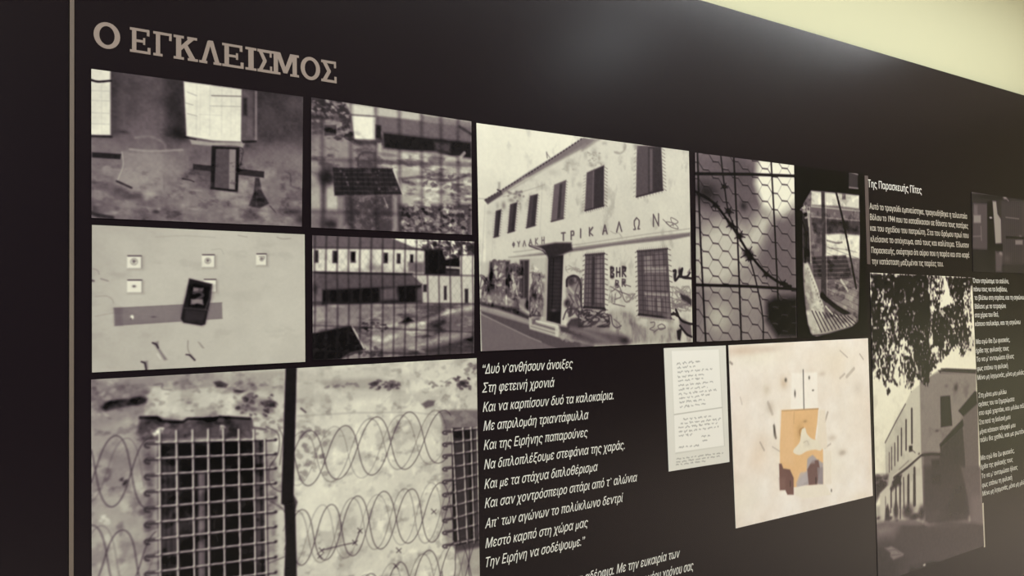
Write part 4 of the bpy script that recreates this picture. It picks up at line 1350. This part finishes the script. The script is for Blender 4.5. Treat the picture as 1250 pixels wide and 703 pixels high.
    c.poly([(600, 100), (700, 60), (700, 310), (560, 330), (480, 330), (540, 260)], .19, .6, 18)
    c.poly([(640, -60), (780, -60), (800, 355), (712, 335), (690, 150)], .40, .95, 5)
    c.poly([(720, 150), (800, 130), (800, 360), (720, 338)], .47, .6, 14)
    # road
    c.poly([(45, 335), (130, 318), (330, 318), (420, 352), (560, 325), (720, 330), (900, 360), (900, 900), (30, 900)], .32, 1, 5)
    c.poly([(45, 340), (130, 322), (210, 345), (170, 420), (70, 470), (40, 470)], .54, .8, 20)
    c.poly([(120, 322), (330, 320), (370, 350), (260, 350), (130, 332)], .50, .7, 4)
    c.poly([(420, 352), (700, 328), (720, 345), (520, 372), (400, 372)], .38, .6, 8)
    c.poly([(40, 480), (110, 480), (260, 590), (200, 760), (30, 760)], .22, .75, 30)
    c.poly([(250, 560), (700, 480), (860, 480), (860, 560), (500, 620), (300, 650)], .35, .6, 30)
    c.poly([(110, 508), (160, 495), (246, 548), (240, 562), (172, 590), (150, 568), (150, 540)], .52, .95, 3)
    c.line([(135, 525), (190, 520), (210, 540)], 1.2, .38, .7)
    c.line([(150, 560), (225, 552)], 1.2, .38, .7)
    c.poly([(290, 640), (400, 615), (490, 610), (780, 520), (900, 480), (900, 900), (200, 900)], .17, .95, 6)
    c.poly([(300, 632), (385, 612), (400, 630), (330, 655)], .34, .8, 6)
    c.poly([(400, 622), (440, 608), (490, 612), (470, 632)], .08, .9, 4)
    c.blob(388, 626, 10, 9, .80, .95, 1.6)
    c.poly([(215, 640), (290, 645), (250, 703), (200, 703)], .38, .4, 16)
    # foliage
    c.frame(1060, 330, 4.689)
    d = Canvas(DC, 0, 1.7).frame(1060, 330, 4.689)
    for P, v, s in (([(5, 10), (330, 15), (345, 60), (365, 300), (350, 420), (390, 560), (330, 600), (270, 560), (240, 440), (200, 400), (130, 440), (90, 480), (60, 520), (5, 500)], .88, 9),
                    ([(330, 15), (430, 15), (440, 120), (400, 240), (360, 200)], .68, 7), ([(430, 30), (610, 30), (590, 130), (545, 160), (560, 260), (580, 330), (500, 420), (470, 300), (490, 200), (450, 100)], .84, 7),
                    ([(360, 230), (480, 180), (540, 290), (590, 400), (470, 460), (360, 440)], .84, 7), ([(60, 440), (230, 400), (270, 560), (250, 700), (20, 620), (10, 500)], .66, 8),
                    ([(545, 150), (590, 130), (600, 430), (570, 440)], .66, 6), ([(60, 150), (170, 180), (170, 400), (90, 400)], .72, 8), ([(330, 500), (450, 420), (460, 480), (390, 560)], .76, 7)):
        d.poly(P, v, 1, s)
    for x, y, rx, ry, v in ((20, 540, 14, 70, .8), (95, 590, 22, 80, .72), (170, 640, 14, 60, .55), (245, 560, 26, 70, .7), (300, 590, 50, 60, .93), (330, 620, 26, 60, .85), (400, 500, 40, 40, .62), (535, 470, 26, 50, .72), (500, 440, 60, 30, .7),
                            (580, 450, 20, 36, .62), (110, 690, 20, 34, .85), (200, 620, 22, 50, .5), (30, 620, 14, 50, .55), (590, 380, 20, 50, .6), (160, 600, 16, 40, .4)):
        d.blob(x, y, rx, ry, v, .9, 1.3)
    leaf = .72 * c.n(2.9, 2, 85, (1.0, 1.3)) + .28 * c.n(12, 3, 86)
    cov = np.clip((d.im[..., 0] - .16 - leaf * 1.0) * 4.5 + .5, 0, 1)
    shade = .12 + (c.n(6, 3, 87) - .5) * .10
    c.im[..., 0] += (shade - c.im[..., 0]) * cov
    for x, y, r in ((160, 30, 13), (112, 52, 8), (57, 160, 8), (250, 165, 11), (365, 242, 10), (420, 245, 18), (495, 170, 8), (480, 315, 14), (236, 440, 18), (300, 410, 12), (108, 352, 10)):
        flakes(c, x - r * .5, y - r * .5, x + r * .5, y + r * .5, 3, r * .4, r * .7, .84, .95, .06, .9)
    c.im[..., 0] = np.interp(c.im[..., 0], [0, .15, .33, .50, .70, .95], [0, .10, .24, .46, .72, .97])
    c.im[..., 0] += (c.n(2.5, 2, 83) - .5) * .04
    c.blur(.45)
    return print_board(c, 'photograph', 'tall photograph of a street beside a long building under dark overhanging foliage')


def photo_dark():
    c = Canvas([(1185.5, 234.4), (1262, 245.8), (1262, 334.0), (1187.5, 331.5)], .15, 2.2).frame(1170, 220, 5.86)
    c.im[..., 0] = .17 + (c.n(20, 3, 91) - .5) * .04
    c.line([(92, 86), (200, 96), (280, 106)], 1.2, .40, .8, 1.2)
    c.line([(150, 118), (300, 130)], 4, .10, .8, 3)
    c.poly([(105, 165), (200, 170), (205, 500), (100, 490)], .30, .9, 3)
    c.poly([(108, 175), (132, 180), (134, 250), (106, 250)], .42, .6, 4)
    c.rect(106, 250, 157, 304, .50, 1, 2)
    c.line([(158, 330), (162, 430)], 1.6, .44, .7)
    c.line([(102, 402), (160, 400)], 1.4, .42, .7)
    c.poly([(205, 150), (245, 150), (262, 500), (205, 640), (205, 400)], .08, 1, 3)
    c.poly([(100, 500), (262, 500), (262, 650), (105, 640)], .12, .8, 6)
    c.poly([(241, 150), (266, 152), (276, 240), (300, 280), (306, 450), (262, 455), (252, 300)], .56, 1, 2)
    c.blob(228, 268, 11, 8, .62, .95, 1.8)
    c.rect(305, 150, 480, 600, .25, .7, 6)
    for k in range(9):
        c.line([(322 + k * 15, 160), (324 + k * 15, 590)], 1.0, .17, .6)
    c.line([(335, 265), (430, 276)], 1.5, .42, .8)
    c.line([(340, 408), (470, 414)], 2.6, .08, .9)
    c.rect(404, 428, 456, 460, .46, 1, 2)
    c.blob(440, 400, 10, 8, .42, .8)
    c.rect(262, 455, 312, 505, .09, 1, 3)
    c.blob(298, 528, 14, 18, .56, .95, 1.6)
    c.poly([(262, 505), (312, 540), (305, 655), (265, 655)], .33, .9, 4)
    c.blob(330, 125, 12, 12, .50, .9, 1.6)
    c.line([(322, 112), (355, 148)], 1.6, .45, .8)
    c.blob(345, 560, 20, 24, .30, .7)
    c.blur(.6)
    return print_board(c, 'photograph', 'very dark photograph of a doorway with a light vertical strip at the right edge')


def photo_colour():
    base = (.940, .925, .885)
    c = Canvas([(888.9, 421.4), (1059, 412.8), (1065, 605), (897.8, 644.8)], base, 1.9, 3).frame(800, 410, 2.811)
    n1 = c.n(50, 4, 101)[..., None] - .5
    n2 = c.n(14, 4, 102)[..., None] - .5
    c.im += n1 * np.array([.07, .11, .15], np.float32) + n2 * np.array([.05, .06, .07], np.float32)
    edge = c.hgrad([(0, .55), (.10, .15), (.85, .0), (1, .45)])
    c.im += (np.array([.88, .81, .74], np.float32) - c.im) * (edge * .5)[..., None]
    bl = [(350, 70, 100, 40, (.93, .92, .85), .7), (300, 50, 60, 18, (.84, .77, .69), .8), (380, 45, 40, 12, (.80, .74, .68), .6), (620, 80, 70, 60, (.90, .86, .77), .5),
          (300, 560, 60, 60, (.93, .92, .86), .7), (600, 440, 60, 80, (.93, .92, .86), .6), (680, 250, 50, 120, (.91, .88, .82), .5), (350, 420, 40, 60, (.88, .80, .70), .5),
          (440, 160, 12, 20, (.78, .70, .60), .7), (380, 185, 12, 20, (.80, .76, .68), .6), (392, 245, 14, 22, (.74, .70, .64), .6), (640, 400, 14, 12, (.78, .74, .68), .7),
          (605, 350, 14, 10, (.80, .76, .70), .7), (570, 130, 12, 8, (.80, .76, .70), .7), (690, 180, 14, 22, (.84, .81, .76), .6), (360, 360, 30, 40, (.87, .82, .75), .5),
          (465, 350, 60, 160, (.94, .88, .76), .35), (700, 560, 40, 30, (.90, .86, .76), .4)]
    for x, y, rx, ry, v, a in bl:
        c.blob(x, y, rx, ry, v, a)
    dk = (.52, .47, .43)
    for P, w, a in (([(655, 140), (680, 112)], 4.5, .35), ([(632, 145), (648, 130)], 3, .35), ([(590, 262), (580, 295)], 3, .55), ([(385, 228), (400, 268)], 4, .3), ([(632, 50), (658, 74)], 1.2, .6),
                    ([(700, 62), (712, 80)], 1.6, .6), ([(358, 365), (372, 392)], 2, .5), ([(255, 90), (262, 96)], 2.6, .7), ([(290, 210), (296, 235)], 1.2, .4),
                    ([(400, 380), (432, 400)], 1, .5), ([(600, 370), (580, 385)], 2, .4)):
        c.curve(P, w, dk, a, 1.4)
    for P in ([(405, 308), (412, 350)], ):
        c.curve(P, 3, (.45, .41, .38), .85, 1.5)
    c.frame(930, 440, 3.909)
    c.poly([(140, 60), (262, 55), (266, 230), (136, 236)], (.965, .955, .915), .95, 3)
    c.line([(195, 45), (197, 140), (199, 238)], 1.8, (.38, .37, .36), .95, .9)
    for x, y, rx, ry in ((112, 93, 6, 10), (156, 158, 4, 18), (224, 82, 4, 9), (242, 142, 5, 4), (58, 335, 5, 30), (232, 610, 5, 8), (330, 620, 3, 8)):
        c.blob(x, y, rx, ry, (.33, .31, .29), .9, 1.6)
    ochre = (.895, .745, .545)
    c.poly([(92, 238), (268, 228), (262, 300), (252, 372), (290, 425), (292, 590), (160, 605), (85, 600), (84, 400)], ochre, 1, 1.5)
    c.im += (c.n(20, 3, 103)[..., None] - .5) * .03
    c.line([(94, 240), (268, 230)], 1.3, (.62, .48, .34), .7)
    c.poly([(90, 240), (150, 240), (150, 500), (88, 480)], (.90, .76, .58), .6, 6)
    c.line([(152, 245), (150, 300)], 1, (.65, .5, .36), .4)
    c.blob(180, 340, 14, 40, (.70, .55, .36), .5)
    c.blob(204, 290, 9, 6, (.60, .47, .33), .6)
    c.curve([(196, 320), (178, 335), (184, 365)], 1.6, (.62, .48, .32), .7)
    star = [(190, 326), (205, 322), (214, 350), (240, 375), (262, 368), (268, 300), (275, 300), (285, 420), (250, 425), (214, 432), (180, 450), (152, 442), (150, 425), (178, 390), (184, 350)]
    c.poly(smooth(star + [star[0]], 5), (.915, .895, .815), 1, 1.3)
    c.poly([(200, 380), (225, 378), (232, 410), (200, 415)], (.86, .84, .77), .6, 4)
    c.curve([(196, 392), (214, 384), (222, 402)], 1, (.7, .66, .58), .6)
    c.poly([(270, 235), (300, 235), (310, 420), (284, 420), (262, 375)], (.92, .89, .82), .9, 3)
    # grey-blue and dark red remains at the bottom
    c.poly([(215, 470), (240, 450), (260, 470), (290, 490), (290, 590), (230, 592), (165, 608), (180, 560), (212, 530)], (.66, .64, .66), .95, 2)
    c.poly([(162, 585), (182, 535), (212, 530), (215, 575), (165, 610)], (.72, .70, .71), .8, 2.5)
    c.poly([(238, 476), (268, 475), (276, 520), (262, 592), (222, 596), (215, 520)], (.42, .31, .30), .95, 2)
    c.poly([(222, 460), (252, 462), (250, 490), (224, 492)], (.68, .66, .67), .7, 3)
    c.poly([(262, 510), (290, 510), (290, 592), (266, 588)], (.56, .53, .55), .8, 2)
    c.line([(256, 560), (256, 585)], 1.8, (.15, .12, .12), .8)
    red = [(80, 492), (92, 492), (100, 515), (132, 520), (150, 560), (150, 640), (120, 640), (110, 618), (84, 618)]
    c.poly(red, (.435, .315, .295), 1, 1.4)
    c.poly([(80, 560), (110, 560), (112, 610), (84, 618)], (.52, .40, .37), .5, 4)
    c.line([(134, 575), (134, 600)], 1.6, (.2, .14, .13), .7)
    c.poly([(150, 606), (200, 596), (300, 590), (330, 640), (200, 660), (152, 640)], (.93, .915, .855), 1, 1.4)
    c.poly([(292, 430), (330, 430), (330, 590), (292, 590)], (.925, .905, .845), .9, 2)
    flakes(c, 145, 596, 290, 606, 10, 3, 6, (.93), .6) if False else None
    c.blob(382, 440, 14, 10, (.70, .67, .62), .6, 1.2)
    c.im += (c.n(3, 2, 104)[..., None] - .5) * .025
    c.blur(.35)
    return print_board(c, 'photograph', 'cream colour photograph of a peeling wall with an orange patch, beside the letter card',
                       edge=material('white_print_edge', (.6, .58, .52), .6))


def letter_card():
    c = Canvas([(810, 425), (885.4, 421.7), (890, 563.7), (816, 575.4)], (.865, .870, .830), 2.8, 3).frame(808, 418, 4.345)
    sheet = (.925, .930, .895)
    c.poly([(48, 46), (300, 38), (318, 342), (330, 546), (70, 588), (62, 380)], (.70, .70, .66), .8, 2.5)
    c.poly([(48, 44), (300, 36), (316, 343), (62, 380)], sheet, 1, 1)
    c.poly([(62, 384), (316, 346), (328, 546), (68, 584)], sheet, 1, 1)
    c.line([(62, 382), (316, 344)], .8, (.66, .66, .62), .8)
    ink = (.42, .42, .41)

    def hand(x0, y0, x1, y1, h=4.2, w=.62, a=.8):
        L = math.hypot(x1 - x0, y1 - y0)
        n = max(3, int(L / 2.6))
        P, out, gap = [], [], rnd.randint(6, 14)
        for i in range(n + 1):
            t = i / n
            gap -= 1
            if gap <= 0:
                out.append(P)
                P = []
                if gap < -1:
                    gap = rnd.randint(5, 13)
                continue
            P.append((x0 + (x1 - x0) * t, y0 + (y1 - y0) * t + rnd.uniform(-h, h) * (1 if rnd.random() < .8 else 1.7)))
        out.append(P)
        for q in out:
            if len(q) > 1:
                c.line(q, w, ink, a, .45)
    for L in ((76, 112, 200, 100), (80, 134, 174, 125), (82, 158, 264, 140), (82, 182, 220, 168), (84, 204, 216, 188), (86, 228, 268, 208), (88, 250, 240, 234), (88, 274, 292, 250), (90, 296, 258, 274),
              (92, 318, 224, 302), (94, 342, 234, 322),
              (112, 408, 258, 390), (98, 430, 310, 404), (86, 452, 296, 426), (88, 474, 298, 448), (88, 494, 158, 486), (208, 498, 252, 493), (214, 520, 238, 516), (88, 556, 196, 543)):
        hand(*L)
    for L in ((76, 618, 322, 584), (74, 634, 314, 600), (74, 648, 228, 628)):
        hand(*L, h=2.6, w=.7, a=.75)
    c.blur(.25)
    return print_board(c, 'letter_card', 'white card with a handwritten two-part letter and small caption, left of the cream colour photograph', 'letter',
                       edge=material('card_edge', (.6, .6, .55), .6))


for f_ in (photo_room, photo_tower, photo_sockets, photo_yard, photo_wire, photo_facade, photo_mesh, photo_mirror, photo_tree, photo_dark, photo_colour, letter_card):
    f_()

# ------------------------------------------------------------------ lettering (thin cut vinyl)
INK = material('white_lettering', (0.74, 0.75, 0.68), 0.5, 0.03, 60)
INK_TAN = material('tan_title_lettering', (0.25, 0.20, 0.165), 0.5, 0.06, 60)
INK_DIM = material('dull_beige_lettering', (0.56, 0.53, 0.44), 0.5, 0.04, 60)
INK_RULE = material('brown_rule', (0.09, 0.068, 0.062), 0.5, 0.04, 60)
LIFT = 0.0006


def prism(name, polys, mat, depth=LIFT):
    """flat plates in the wall plane (x, z lists) with a little thickness"""
    bm = bmesh.new()
    for k, P in enumerate(polys):
        # overlapping strokes sit a hair proud of one another so that no faces coincide
        fr = [bm.verts.new((x, -depth - .0002 - k * 0.00004 * (len(polys) < 14), z)) for x, z in P]
        bk = [bm.verts.new((x, -.0002, z)) for x, z in P]
        n = len(P)
        bm.faces.new(fr)
        for i in range(n):
            bm.faces.new([fr[i], fr[(i + 1) % n], bk[(i + 1) % n], bk[i]])
    bmesh.ops.recalc_face_normals(bm, faces=bm.faces[:])
    me = bpy.data.meshes.new(name)
    bm.to_mesh(me)
    bm.free()
    me.materials.append(mat)
    return me


def root_at(name, x, z, label, cat, group=None):
    return tag(empty(name, (x, 0.0, z)), label, cat, group)


# --- title in slab-serif capitals: each letter from strokes in a unit box (0..1 wide, 0..1 high)
def bar(x0, y0, x1, y1):
    return [(x0, y0), (x1, y0), (x1, y1), (x0, y1)]


def ringl(w):
    out, n = [], 28
    for i in range(n):
        a, b = 6.2832 * i / n, 6.2832 * (i + 1) / n
        P = [(.5 + .5 * math.cos(t), .5 + .53 * math.sin(t)) for t in (a, b)]
        Q = [(.5 + (.5 - w) * math.cos(t), .5 + (.53 - w * .72) * math.sin(t)) for t in (b, a)]
        out.append(P + Q)
    return out


S = .105     # serif / thin stroke height
LET = {
    'Ο': ringl(.21),
    'Ε': [bar(0, 0, .42, S), bar(.10, 0, .31, 1), bar(0, 1 - S, .95, 1), bar(.2, .44, .72, .44 + S), bar(.2, 0, 1, S), bar(.86, .0, 1, .27), bar(.82, .74, .95, 1), bar(.64, .36, .74, .64)],
    'Γ': [bar(0, 0, .5, S), bar(.14, 0, .37, 1), bar(0, 1 - S, 1, 1), bar(.86, .70, 1, 1)],
    'Κ': [bar(0, 0, .42, S), bar(.10, 0, .31, 1), bar(0, 1 - S, .42, 1), bar(.56, 1 - S, .97, 1), bar(.58, 0, 1, S),
          [(.28, .36), (.28, .56), (.64, .94), (.88, .94)], [(.40, .56), (.56, .66), (.92, .05), (.68, .05)]],
    'Λ': [bar(0, 0, .36, S), bar(.64, 0, 1, S), [(.10, .05), (.28, .05), (.56, .98), (.38, .98)], [(.72, .05), (.92, .05), (.62, 1), (.42, 1)]],
    'Ι': [bar(0, 0, 1, S), bar(.26, 0, .74, 1), bar(0, 1 - S, 1, 1)],
    'Σ': [bar(.02, 0, 1, S * 1.15), bar(.02, 1 - S * 1.15, .97, 1), bar(.86, 0, 1, .30), bar(.84, .70, .97, 1),
          [(.03, 1), (.28, 1), (.64, .53), (.42, .47)], [(.03, 0), (.28, 0), (.64, .50), (.42, .54)]],
    'Μ': [bar(0, 0, .32, S), bar(.68, 0, 1, S), bar(0, 1 - S, .26, 1), bar(.74, 1 - S, 1, 1), bar(.08, 0, .235, 1), bar(.765, 0, .92, 1),
          [(.14, 1), (.32, 1), (.58, .10), (.43, .10)], [(.68, 1), (.86, 1), (.57, .10), (.42, .10)]],
}
title_px = [('Ο', 50, 182), ('Ε', 218, 322), ('Γ', 326, 420), ('Κ', 420, 541), ('Λ', 538, 650), ('Ε', 645, 752), ('Ι', 752, 812), ('Σ', 806, 884), ('Μ', 872, 1008), ('Ο', 1007, 1106), ('Σ', 1101, 1182)]
tz0 = (wpt((158, 63.6))[1] + wpt((410.7, 101.4))[1]) / 2
tz1 = (wpt((157.5, 33.8))[1] + wpt((410.2, 75.0))[1]) / 2
tx0 = wpt((100 + 50 / 3.788, 45))[0]
title = root_at('title_lettering', tx0, tz0, 'large tan slab-serif title O ΕΓΚΛΕΙΣΜΟΣ at the top left of the panel', 'lettering')
for ch, a, b in title_px:
    pa, pb = 100 + a / 3.788, 100 + b / 3.788
    ymid = 48 + (pa - 157) * .16
    xa, xb = wpt((pa + 1.0, ymid))[0], wpt((pb - 1.4, ymid))[0]
    polys = [[(xa - tx0 + p[0] * (xb - xa), p[1] * (tz1 - tz0)) for p in P] for P in LET[ch]]
    link('letter', prism('letter', polys, INK_TAN, 0.0008), title)


def text_mesh(s, shear=0.0, bold=0.0, res=3):
    """outlines of the built-in font, triangulated by winding number (its strokes overlap)"""
    cu = bpy.data.curves.new('line_outline', 'FONT')
    cu.body = s
    cu.size = 1.0
    cu.shear = shear
    cu.offset = bold
    cu.resolution_u = res
    cu.fill_mode = 'NONE'
    o = bpy.data.objects.new('line_outline', cu)
    col.objects.link(o)
    bpy.context.view_layer.update()
    me = bpy.data.meshes.new_from_object(o.evaluated_get(bpy.context.evaluated_depsgraph_get()))
    bpy.data.objects.remove(o)
    bpy.data.curves.remove(cu)
    n = len(me.vertices)
    v = np.zeros(n * 3, np.float32)
    me.vertices.foreach_get('co', v)
    v = v.reshape(-1, 3)[:, :2].astype(float)
    e = np.zeros(len(me.edges) * 2, np.int32)
    me.edges.foreach_get('vertices', e)
    e = e.reshape(-1, 2)
    bpy.data.meshes.remove(me)
    ov, oe, of, *_ = delaunay_2d_cdt([Vector(p) for p in v], [tuple(int(i) for i in q) for q in e], [], 0, 1e-5, False)
    ov = np.array([tuple(p) for p in ov])
    tri = np.array([f for f in of if len(f) == 3])
    cen = ov[tri].mean(1)
    A, B = v[e[:, 0]], v[e[:, 1]]
    px, py = cen[:, 0][:, None], cen[:, 1][:, None]
    up = (A[:, 1] <= py) & (B[:, 1] > py)
    dn = (A[:, 1] > py) & (B[:, 1] <= py)
    side = (B[:, 0] - A[:, 0]) * (py - A[:, 1]) - (px - A[:, 0]) * (B[:, 1] - A[:, 1])
    wn = (up & (side > 0)).sum(1) - (dn & (side < 0)).sum(1)
    tri = tri[wn != 0]
    used = np.unique(tri)
    remap = np.zeros(len(ov), int)
    remap[used] = np.arange(len(used))
    me = bpy.data.meshes.new('text_line')
    me.from_pydata([(float(p[0]), float(p[1]), 0.0) for p in ov[used]], [], remap[tri].tolist())
    co = np.zeros((len(used), 3), np.float32)
    co[:, :2] = ov[used]
    return me, co


def text_line(root, s, p0, p1, hpx, mat, shear=0.0, bold=0.0, prefix='', cap=0.727, dx=0.0, dz=0.0, res=3):
    """string s from baseline pixel p0 to p1, capital height hpx at p0; plates on the panel"""
    x0, za = wpt(p0)
    x1, zb = wpt(p1)
    z = (za + zb) / 2
    size = (wpt((p0[0], p0[1] - hpx))[1] - wpt(p0)[1]) / cap
    me, v = text_mesh(s, shear, bold, res=res)
    w0, w1 = v[:, 0].min(), v[:, 0].max()
    sx = (x1 - x0) / (w1 - w0)
    xl = x0
    if prefix:
        me, v = text_mesh(prefix + s, shear, bold, res=res)
        w0, w1 = v[:, 0].min(), v[:, 0].max()
        xl = x1 - (w1 - w0) * sx
    q = np.zeros_like(v)
    rx, rz = root.location.x, root.location.z
    q[:, 0] = xl + (v[:, 0] - w0) * sx - rx + dx
    q[:, 2] = z + v[:, 1] * size - rz + dz
    q[:, 1] = -LIFT - .0002
    me.vertices.foreach_set('co', q.ravel())
    me.update()
    # give the flat glyphs a real edge
    bm = bmesh.new()
    bm.from_mesh(me)
    r = bmesh.ops.extrude_face_region(bm, geom=bm.faces[:])
    for e in r['geom']:
        if isinstance(e, bmesh.types.BMVert):
            e.co.y = -.0002
    bmesh.ops.recalc_face_normals(bm, faces=bm.faces[:])
    bm.to_mesh(me)
    bm.free()
    me.materials.clear()
    me.materials.append(mat)
    me.name = 'text_line'
    return link('text_line', me, root)


def Z(ox, oy, sc):
    return lambda x, y: (ox + x / sc, oy + y / sc)


# --- the poem
z = Z(580, 430, 2.577)
poem_lines = [
    ('“Δυό ν`ανθήσουν άνοιξες', 24, 66, 307, 51), ('Στη φετεινή χρονιά', 22, 126, 250, 109), ('Και να καρπίσουν δυό τα καλοκαίρια.', 24, 186, 435, 149),
    ('Με απριλομάη τριαντάφυλλα', 26, 244, 357, 212), ('Και της Ειρήνης παπαρούνες', 27, 304, 354, 268), ('Να διπλοπλέξουμε στεφάνια της χαράς.', 28, 366, 470, 306),
    ('Και με τα στάχυα διπλοθέρισμα', 29, 427, 386, 375), ('Και σαν χοντρόσπειρο σιτάρι από τ` αλώνια', 30, 488, 510, 407), ('Απ` των αγώνων το πολύκλωνο δεντρί', 31, 550, 466, 473),
    ('Μεστό καρπό στη χώρα μας', 32, 612, 355, 552), ('Την Ειρήνη να σοδέψουμε.”', 34, 675, 346, 606)]
r0 = wpt(z(24, 675))
poem = root_at('poem_lettering', r0[0], r0[1], 'eleven-line white italic Greek poem on black, below the facade photograph', 'lettering')
for s, a, b, c_, d in poem_lines:
    text_line(poem, s, z(a, b), z(c_, d), 12.0, INK, 0.28, 0.010)

z = Z(680, 640, 6.944)
r0 = wpt((600, 720))
par = root_at('paragraph_lettering', r0[0], r0[1], 'white italic Greek paragraph cut off by the bottom of the picture, beneath the poem', 'lettering')
text_line(par, 'αδέρφια. Με την ευκαιρία των', z(236, 478), z(1042, 284), 11.6, INK, 0.28, 0.010, prefix='Αγαπημένα μου παιδιά και ')
text_line(par, 'χρόνου σας', z(890, 450), z(1156, 392), 11.4, INK, 0.28, 0.010, prefix='χριστουγέννων και του νέου ')

# --- right-hand text block under the dark heading
z = Z(1055, 205, 5.407)
r0 = wpt(z(30, 128))
head = root_at('heading_lettering', r0[0], r0[1], 'short bold white heading above the small paragraph, right of the mirror photograph', 'lettering')
text_line(head, 'Της Παρασκευής Πίτες', z(24, 126), z(378, 172), 9.5, INK, 0.0, 0.022)
r0 = wpt(z(40, 650))
small = root_at('small_paragraph_lettering', r0[0], r0[1], 'six-line small beige paragraph under the short bold heading', 'lettering')
for s, a, b, c_, d in [
        ('Αυτό το τραγούδι εμπνεύστηκε, τραγουδήθηκε η τελευταία', 35, 270, 678, 337), ('Βόλου το 1944 που τα καταδίκασαν σε θάνατο τους πατέρες', 38, 343, 685, 400),
        ('και του σχεδίου του πατριώτη. Στα του δρόμου πρωί που', 40, 414, 688, 463), ('κλείσανε το απόγευμα, από τους και καλύτερα. Έδωσαν', 42, 486, 690, 528),
        ('Παρασκευής, σκέφτηκα ότι αύριο που η παρέα και στο καφέ', 47, 562, 693, 592), ('την κατάσταση μαζεμένοι τις παρέες του.', 50, 634, 522, 651)]:
    text_line(small, s, z(a, b), z(c_, d), 7.6, INK_DIM, 0.0, 0.03, res=2)

zA, zB = Z(1180, 330, 5.03), Z(1180, 450, 4.13)
stanzas = [
    ('first', zA, [('Όταν στρώσαμε το σαλόνι,', 38, 76, 258, 81), ('πάνω τους να τα διαβάσω,', 42, 128, 248, 130), ('το βλέπω στη στράτα, και τη σηκώνω', 48, 180, 352, 180),
                   ('Βάλανε με το τετραγώνι', 50, 234, 240, 232), ('στα χέρια του Θεέ,', 50, 288, 196, 284), ('κάποιο παλικάρι, και τη σηκώνω', 52, 342, 330, 330)]),
    ('second', zA, [('Μα εγώ θα ζω φυσικός,', 58, 450, 265, 440), ('ήρθα της φυλακής τους', 58, 506, 258, 492), ('Το να μ’ ανταμώσει ήλιος', 60, 560, 290, 540),
                    ('φως επάνω τη φυλακή', 64, 617, 252, 597), ('Μόνο μη λησμονάς, μόνο μη μιλάς', 66, 670, 352, 640)]),
    ('third', zB, [('Στη μάνα μου μιλάω', 60, 146, 200, 126), ('αγάπες του τα ξημερώματα', 60, 191, 240, 163), ('στο ιερό χαρτάκι, και μιλάω πάλι', 62, 236, 300, 194),
                   ('Στα ποτέ τη διπλανή μου', 64, 283, 220, 252), ('μήνα κάποιον αδερφό μου', 66, 331, 245, 292), ('πάλι θα χαθώ, και με ρωτάνε', 68, 372, 300, 322)]),
    ('fourth', zB, [('Μα εγώ θα ζω φυσικός,', 72, 463, 240, 422), ('ήρθα της φυλακής τους', 72, 509, 232, 466), ('Το να μ’ ανταμώσει ήλιος', 75, 553, 256, 508),
                    ('φως επάνω τη φυλακή', 78, 601, 228, 556), ('Μόνο μη λησμονάς, μόνο μη μιλάς', 80, 645, 300, 576)])]
lab = {'first': 'first stanza of narrow beige verse at the right edge, just below the very dark photograph',
       'second': 'second stanza of narrow beige verse at the right edge, beside the hanging foliage',
       'third': 'third stanza of narrow beige verse at the right edge, beside the pent roof',
       'fourth': 'fourth and lowest stanza of narrow beige verse at the right edge'}
for nm, zz, L in stanzas:
    r0 = wpt(zz(*L[-1][1:3]))
    st = root_at('verse_lettering', r0[0], r0[1], lab[nm], 'lettering', 'verse stanzas at the right edge')
    for s, a, b, c_, d in L:
        text_line(st, s, zz(a, b), zz(c_, d), 6.0, INK, 0.0, 0.04, res=2)

# --- thin printed rules
def rule(px, mat, label):
    P = [wpt(p) for p in px]
    cx, cz = P[0]
    o = link('rule_line', prism('rule_line', [[(x - cx, zz - cz) for x, zz in P]], mat))
    o.location = (cx, 0, cz)
    return tag(o, label, 'rule line')


rule([(1055.2, 214), (1059.4, 214.6), (1062.4, 322.6), (1058.4, 322.2)], INK_RULE, 'dim brown vertical rule left of the small beige paragraph')
rule([(1199.0, 614.2), (1200.4, 613.6), (1202.4, 667.4), (1201.0, 668)], INK_DIM, 'thin beige vertical rule under the lowest verse at the right')
